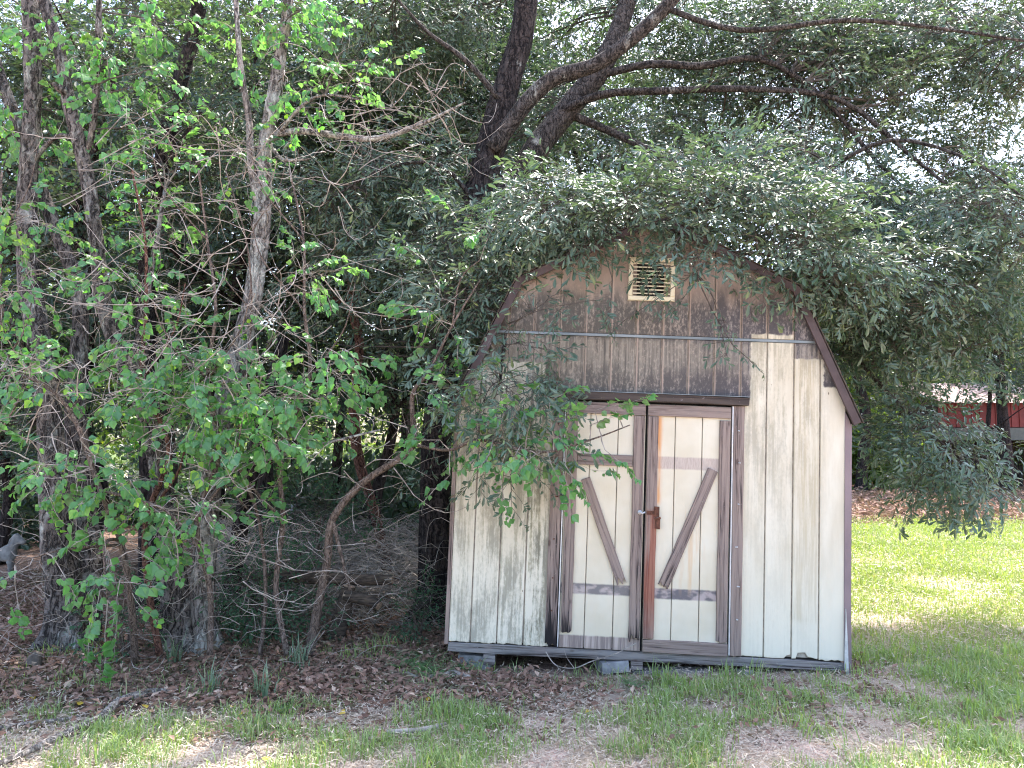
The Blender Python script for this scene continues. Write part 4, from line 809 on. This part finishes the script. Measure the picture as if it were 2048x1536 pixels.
def log(name, label, pts, rad, mat='rot', cat='log', ends=True, seed=0):
    p0 = pts[0].copy(); q = catmull([(p - p0, a) for p, a in zip(pts, rad)], 4); root = empty(name, p0, label=label, cat=cat)
    b = MB(); b.tube([p for p, _ in q], [a for _, a in q], 14, .12, seed, cap=not ends); b.build('bark', M[mat], root, smooth=True)
    if ends:
        for i, s in ((0, 1), (-1, -1)):
            e = MB(); d = (q[1][0] - q[0][0]).normalized() if i == 0 else (q[-2][0] - q[-1][0]).normalized(); e.tube([q[i][0] - d * .004, q[i][0] + d * .02], [q[i][1] * .93] * 2, 12); e.build('cut_end', M['cutwood'], root)
    return root
log('rotten_log', 'dark rotten log lying across the top of the brush pile', [P(560, 1150, 7.0), P(660, 1158, 6.95), P(785, 1160, 6.9)], [.05, .055, .04], seed=1)
log('rotten_log', 'short broken log with splintered end propped on the stump', [P(690, 1190, 6.8), P(735, 1200, 6.75), P(758, 1212, 6.7)], [.045, .05, .04], seed=2)
log('tree_stump', 'dark leaning stump in the middle of the brush pile', [P(672, 1275, 6.85), P(685, 1225, 6.85), P(698, 1172, 6.85)], [.085, .07, .06], cat='stump', seed=3)
log('tree_stump', 'weathered brown knob of a low stump near the path', [P(66, 1330, 5.95), P(72, 1316, 5.97), P(78, 1306, 5.98)], [.06, .05, .03], 'twig_dark', cat='stump', seed=4)
def lay(x, y, dz=0.01): Y = F * CAMH / (y - 890); p = P(x, y, Y); p.z = gz(p.x, p.y) + dz; return p
def stick(label, pts, rad, mat='twig', side=None, name='fallen_stick'):
    p = [lay(x, y, rad[i] * 1.05 + .022) for i, (x, y) in enumerate(pts)]; p0 = p[0].copy(); q = catmull([(a - p0, c) for a, c in zip(p, rad)], 4)
    root = empty(name, p0, label=label, cat='stick' if 'stick' in name else 'root')
    b = MB(); b.tube([a for a, _ in q], [c for _, c in q], 8, .12); b.build('stem', M[mat], root, smooth=True)
    for sd_ in side or []:
        s = [lay(x, y, .012) - p0 for x, y in sd_]; b = MB(); b.tube(s, [.007 - .005 * i / (len(s) - 1) for i in range(len(s))], 5); b.build('side_twig', M[mat], root)
    return root
M['root_bark'] = barkmat('root_bark', (.14, .12, .11), (.42, .37, .33), .6, sc=1.3)
stick('thick gnarled surface root crossing the litter at the front left', [(-60, 1540), (60, 1490), (150, 1448), (205, 1425), (240, 1395), (300, 1376), (350, 1370)], [.015, .018, .02, .026, .032, .028, .012], 'root_bark', name='surface_root')
stick('thinner surface root beside the gnarled one at the left edge', [(-40, 1450), (60, 1432), (130, 1425), (180, 1412)], [.016, .014, .012, .006], 'root_bark', name='surface_root')
stick('pale forked stick lying in front of the weeds near the shed corner', [(806, 1340), (835, 1352), (885, 1350), (905, 1345), (938, 1358)], [.012, .016, .016, .02, .022], 'twig', [[(905, 1345), (890, 1335), (880, 1332)]])
stick('whitish stick lying in the grass before the litter', [(772, 1458), (820, 1455), (860, 1447), (892, 1436)], [.015, .017, .015, .009], 'twig')
stick('long thin pale stick lying on the litter below the left trees', [(95, 1395), (170, 1385), (230, 1378), (290, 1366)], [.006, .008, .008, .005], 'twig', [[(170, 1385), (150, 1372)]])
stick('long branching fallen branch lying before the flared tree base', [(0, 1328), (60, 1334), (110, 1318), (160, 1295), (205, 1258)], [.008, .010, .011, .010, .006], 'twig', [[(160, 1300), (170, 1340), (195, 1370)], [(110, 1318), (70, 1326), (20, 1330)], [(160, 1292), (230, 1290), (290, 1292)]])
stick('short dark stick on the litter right of the gnarled root', [(350, 1350), (420, 1352), (440, 1358)], [.006, .008, .004], 'twig_dark')
stick('short white stick chip near the yellow leaves', [(472, 1428), (500, 1423)], [.006, .007], 'twig')
# dead vine hanging from the shed door
b = MB(); V0 = RM.to_3x3(); rv = random.Random(3)
def SL(x, y, z): return O + V0 @ Vector((x, y, z))
vr = empty('dead_vine', SL(-.09, -.05, .09), label='thin dead vine hanging under the left shed door', cat='vine')
vp = [SL(-.09, -.05, .09), SL(-.25, -.08, .01), SL(-.42, -.10, -.045), SL(-.56, -.12, -.10), SL(-.70, -.1, -.09), SL(-.78, -.08, .0)]
b.tube([p - vr.location for p, _ in catmull([(p, 0) for p in vp], 5)], [.004] * 26, 5); b.tube([vp[2] - vr.location, SL(-.38, -.12, -.11) - vr.location, SL(-.30, -.14, -.13) - vr.location], [.003, .002, .001], 4); b.tube([vp[3] - vr.location, SL(-.62, -.1, -.03) - vr.location, SL(-.66, -.09, .08) - vr.location], [.003, .002, .001], 4); b.build('stem', M['twig'], vr)

# ------------------------------------------------------------------ brush tangle
b = MB(); r = random.Random(9)
for i in range(6000):
    x = r.uniform(430, 930); Y = r.uniform(7.1, 12.); p = P(x, 1200, Y); hmx = .85 - .1 * abs(Y - 8.4); p.z = max(.01, hmx * r.random() ** 1.3)
    if p.x > -.72 and Y > 5.9: continue
    g = r.uniform(0, 6.28); L = r.uniform(.15, .7); e = p + Vector((math.cos(g), math.sin(g) * .6, r.uniform(-.35, .5))) * L; e.z = max(e.z, .01)
    b.tube(arc(p, e, r.uniform(-.3, .3), 6, .12, r), [(.007 if r.random() < .08 else .0034) * (1 - .6 * i_ / 6) for i_ in range(7)], 3, cap=False)
tag(b.build('brush_tangle', M['brush'], kind='stuff'), 'tangle of dead grey twigs heaped between the trees and the shed')
b = MB()
for i in range(420):
    x = r.uniform(0, 780); Y = r.uniform(5.6, 7.4); p = P(x, 1000, Y); p.z = r.uniform(.0, 1.1); g = r.uniform(0, 6.28); L = r.uniform(.15, .6)
    if p.x > -.8: continue
    e = p + Vector((math.cos(g), math.sin(g) * .5, r.uniform(-.3, .6))) * L; e.z = max(e.z, .01); b.tube(arc(p, e, r.uniform(-.3, .3), 6, .1, r), [.003 * (1 - .6 * i_ / 6) for i_ in range(7)], 3, cap=False)
tag(b.build('undergrowth_twigs', M['twig'], kind='stuff'), 'thin pale twigs of undergrowth at the foot of the left trees')

# ------------------------------------------------------------------ ground cover
def clump(kind, seed):
    q = random.Random(seed); b = MB()
    if kind == 'grass': n, h, wd, sp_ = 14, .098, .0055, .042
    elif kind == 'lawn': n, h, wd, sp_ = 26, .05, .006, .12
    elif kind == 'lily': n, h, wd, sp_ = 9, .22, .011, .02
    if kind in ('grass', 'lawn', 'lily'):
        for i in range(n):
            g = q.uniform(0, 6.28); a = Vector((q.gauss(0, sp_), q.gauss(0, sp_), 0)); d = Vector((math.cos(g), math.sin(g), 0)); s = Vector((-d.y, d.x, 0)); H = h * q.uniform(.45, 1.35); bend = q.uniform(.15, 1.) * H
            p0, p1, p2 = a, a + d * bend * .25 + Vector((0, 0, H * .62)), a + d * bend * .9 + Vector((0, 0, H * q.uniform(.75, 1.)))
            b.add([p0 - s * wd * .5, p0 + s * wd * .5, p1 - s * wd * .45, p1 + s * wd * .45, p2], [(0, 1, 3, 2), (2, 3, 4)])
    elif kind == 'dead':
        for i in range(22):
            p = Vector((q.gauss(0, .10), q.gauss(0, .10), q.uniform(.002, .022))); V, Fc = leaf_shape(q.uniform(.04, .075), q.uniform(.018, .032), 'x'); e = Euler((q.gauss(0, .7), q.gauss(0, .35), q.uniform(0, 6.28))).to_matrix()
            b.add([p + e @ Vector((v[0], v[1], v[2] * 1.3)) for v in V], Fc)
    elif kind == 'thatch':
        for i in range(46):
            p = Vector((q.gauss(0, .12), q.gauss(0, .12), q.uniform(.001, .012))); L = q.uniform(.008, .036); g = q.uniform(0, 6.28); d = Vector((math.cos(g), math.sin(g), q.gauss(0, .18))) * L; s = Vector((-math.sin(g), math.cos(g), 0)) * q.uniform(.0012, .004)
            b.add([p - s, p + s, p + d + s * .6, p + d - s * .6], [(0, 1, 2, 3)])
    elif kind == 'fern':
        for i in range(8):
            g = q.uniform(0, 6.28); d = Vector((math.cos(g), math.sin(g), 0)); L = q.uniform(.10, .2)
            for j in range(9):
                u = (j + 1) / 9; c = d * L * u * .8 + Vector((0, 0, L * (.9 * u - .35 * u * u)))
                for s_ in (-1, 1):
                    e = Quaternion((0, 0, 1), s_ * 1.05) @ d; ll = .035 * (1.1 - .7 * u); y = Vector((-e.y, e.x, 0)) * ll * .22
                    b.add([c, c + e * ll * .5 + y, c + e * ll, c + e * ll * .5 - y], [(0, 1, 2, 3)])
    return b
GR = {k_: scatter_group(k_, [clump(k_, 5 * i + 1).mesh(k_ + '_clump', [M[m_]]) for i in range(5)]) for k_, m_ in {'grass': 'grass', 'lawn': 'lawn', 'lily': 'lily', 'dead': 'dead_leaf', 'thatch': 'thatch', 'fern': 'shrub_leaf'}.items()}
SH_INV = (Matrix.Translation(O) @ RM).inverted()
def under_shed(x, y, m=.0):
    l = SH_INV @ Vector((x, y, .1)); return -1.56 - m < l.x < 1.56 + m and -.02 - m < l.y < 3.7
def val(x, y, s, o=0.):
    from mathutils import noise; return noise.noise(Vector((x * s + o, y * s, o)))
def cover(name, key, n, area, dens, scl, label, tilt=.12):
    P_, R__, S_ = [], [], []; q = random.Random(hash(key) % 97 + n); q = random.Random(n)
    for i in range(n):
        x = q.uniform(area[0], area[1]); y = area[2] + (area[3] - area[2]) * q.random() ** area[4]
        if under_shed(x, y) or q.random() > dens(x, y): continue
        if abs(x) > y * .72 + 1.2: continue
        P_.append((x, y, gz(x, y) if y < 14 and abs(x) < 10 else 0)); R__.append((q.gauss(0, tilt), q.gauss(0, tilt), q.uniform(0, 6.28))); S_.append(scl(x, y) * q.uniform(.7, 1.35))
    o = scatter(name, P_, R__, S_, GR[key]); o['label'] = label; return o
def is_lit(x, y):
    e = .35 * val(x, y, 1.1, 3)
    return (x < .1 and y + e > 5.15) or (x < 2.7 and y + e > 5.75)
def gd(x, y):
    k_ = val(x, y, 1.6, 7) + .6 * val(x, y, 4.2, 2); k_ = .34 + 2.3 * k_
    if is_lit(x, y): return .05 if y < 6.6 else 0
    if y > 5.66 and -.6 < x < 2.5: k_ *= .22
    if x < .1: k_ *= max(.25, min(1, (5.5 - y) / .8))
    if y < 4.6 and .4 < x < 1.6: k_ -= .5
    return max(.02, min(1, k_))
cover('grass', 'grass', 13000, (-4, 5, 3.3, 6.7, 1.), gd, lambda x, y: .8 + .55 * max(0, val(x, y, 2.3, 5) + .2), 'green tufted grass in front of the shed')
cover('lawn_grass', 'lawn', 30000, (2.75, 14, 5.0, 17.2, .8), lambda x, y: max(.10, min(1, .48 + 1.5 * val(x, y, 1.2, 7) + 1. * val(x, y, 4., 1))), lambda x, y: .75 + .055 * y, 'sunlit lawn grass to the right of the shed')
cover('far_grass', 'lawn', 9000, (-16, 3, 20, 34, 1.), lambda x, y: .8, lambda x, y: 1.8, 'sunlit grass of the clearing behind the wood')
cover('leaf_litter', 'dead', 20000, (-6.5, 2.9, 4.6, 11., 1.25), lambda x, y: (0 if (y > 5.72 and -.45 < x < 2.6) else 1) * (1. if is_lit(x, y) else .05) * (.28 if (x < -2.85 and 6.9 < y < 9.4) else 1), lambda x, y: 1., 'brown fallen leaf litter beneath the trees')
cover('dry_thatch', 'thatch', 11000, (-4, 6, 3.3, 7.5, 1.), lambda x, y: .35 if is_lit(x, y) else 1., lambda x, y: 1., 'dry pinkish thatch and straw bits between the grass')
cover('thatch', 'thatch', 9000, (2.7, 12, 6.5, 16.5, 1.), lambda x, y: .6, lambda x, y: 1.6, 'dry thatch bits in the sunlit lawn')
cover('pine_straw', 'dead', 7000, (3., 22, 16.2, 29, 1.), lambda x, y: 1., lambda x, y: 2.4, 'reddish pine straw and fallen leaves below the far trees')
def tuft(x, y, sc, label, key='lily', name='grass_tuft', cat='plant', n=5, group=None, spread=.05):
    p = lay(x, y, 0); root = empty(name, p, label=label, cat=cat, group=group); q = random.Random(int(x * 3 + y))
    for i in range(1):
        b = MB()
        for j in range(n):
            c = clump(key, q.randrange(999)); m = Matrix.Translation((q.gauss(0, spread), q.gauss(0, spread), 0)) @ Matrix.Rotation(q.uniform(0, 6.28), 4, 'Z') @ Matrix.Scale(sc * q.uniform(.7, 1.2), 4); b.add([m @ Vector(v) for v in c.v], c.f)
        b.build('blades' if key != 'fern' else 'fronds', M['lily' if key == 'lily' else 'grass' if key == 'grass' else 'tallow_leaf'], root)
tuft(600, 1325, 1., 'pale blue green tuft of strappy leaves at the foot of the arching sapling', n=4)
tuft(430, 1372, .9, 'small pale strappy plant standing alone in the litter', n=2, spread=.02)
tuft(530, 1385, 1., 'tuft of upright pale blades in front of the thin grey stem', n=3)
tuft(350, 1320, 1.3, 'tall grass tuft at the foot of the paired slim trunks', n=3)
tuft(730, 1315, 1.25, 'tall green grass tuft before the brush tangle', 'grass', n=4)
tuft(850, 1335, 1., 'bright feathery weed patch beside the left corner of the shed', 'fern', 'weed_patch', 'weed', n=22, spread=.15)
tuft(575, 1410, .8, 'small broad leafed weed on the litter in the foreground', 'fern', 'weed_patch', 'weed', n=2, spread=.02)
tuft(1330, 1352, 1.4, 'tall green grass tuft growing against the middle of the shed', 'grass', n=6, spread=.06)
tuft(1460, 1352, 1.3, 'green grass tuft growing against the right part of the shed', 'grass', n=4, spread=.05)
tuft(1270, 1360, .9, 'low weedy clump in front of the middle skid', 'fern', 'weed_patch', 'weed', n=3, spread=.05)
# yellow fallen leaves
V, Fc = leaf_shape(.055, .05, 'tallow'); bb = MB(); bb.add(V, Fc); ym = bb.mesh('fallen_leaf', M['yellow_leaf']); rl = random.Random(4)
YL = ['topmost yellow leaf in the litter, nearest the tree bases', 'yellow leaf just above the gnarled root end', 'yellow leaf lying against the bend of the gnarled root', 'yellow leaf just left of the lone pair on bare litter', 'larger yellow leaf in the middle of the litter edge', 'yellow leaf beside the larger one at the litter edge', 'yellow leaf lowest in the grass at the front', 'yellow leaf on the grass below the gnarled root', 'orange yellow leaf in the grass before the shed doors', 'yellow leaf beside the pale grass tufts left of the shed', 'yellow leaf at the left edge near the thin surface root', 'yellow leaf between the two surface roots', 'yellow leaf halfway between root and whitish stick', 'yellow leaf right of the gnarled root on brown litter', 'yellow leaf beneath the fallen branch near the flared tree']
for yi, (x, y) in enumerate(((360, 1344), (329, 1366), (205, 1411), (391, 1420), (463, 1405), (482, 1416), (533, 1508), (240, 1430), (1183, 1413), (855, 1396), (60, 1385), (158, 1397), (680, 1420), (294, 1402), (150, 1352))):
    o = bpy.data.objects.new('fallen_leaf', ym); COL.objects.link(o); o.location = lay(x, y, .03); o.rotation_euler = (rl.gauss(0, .4), rl.gauss(0, .4), rl.uniform(0, 6.28)); o.scale = (1,) * 3
    tag(o, YL[yi], 'leaf', 'yellow fallen leaves')
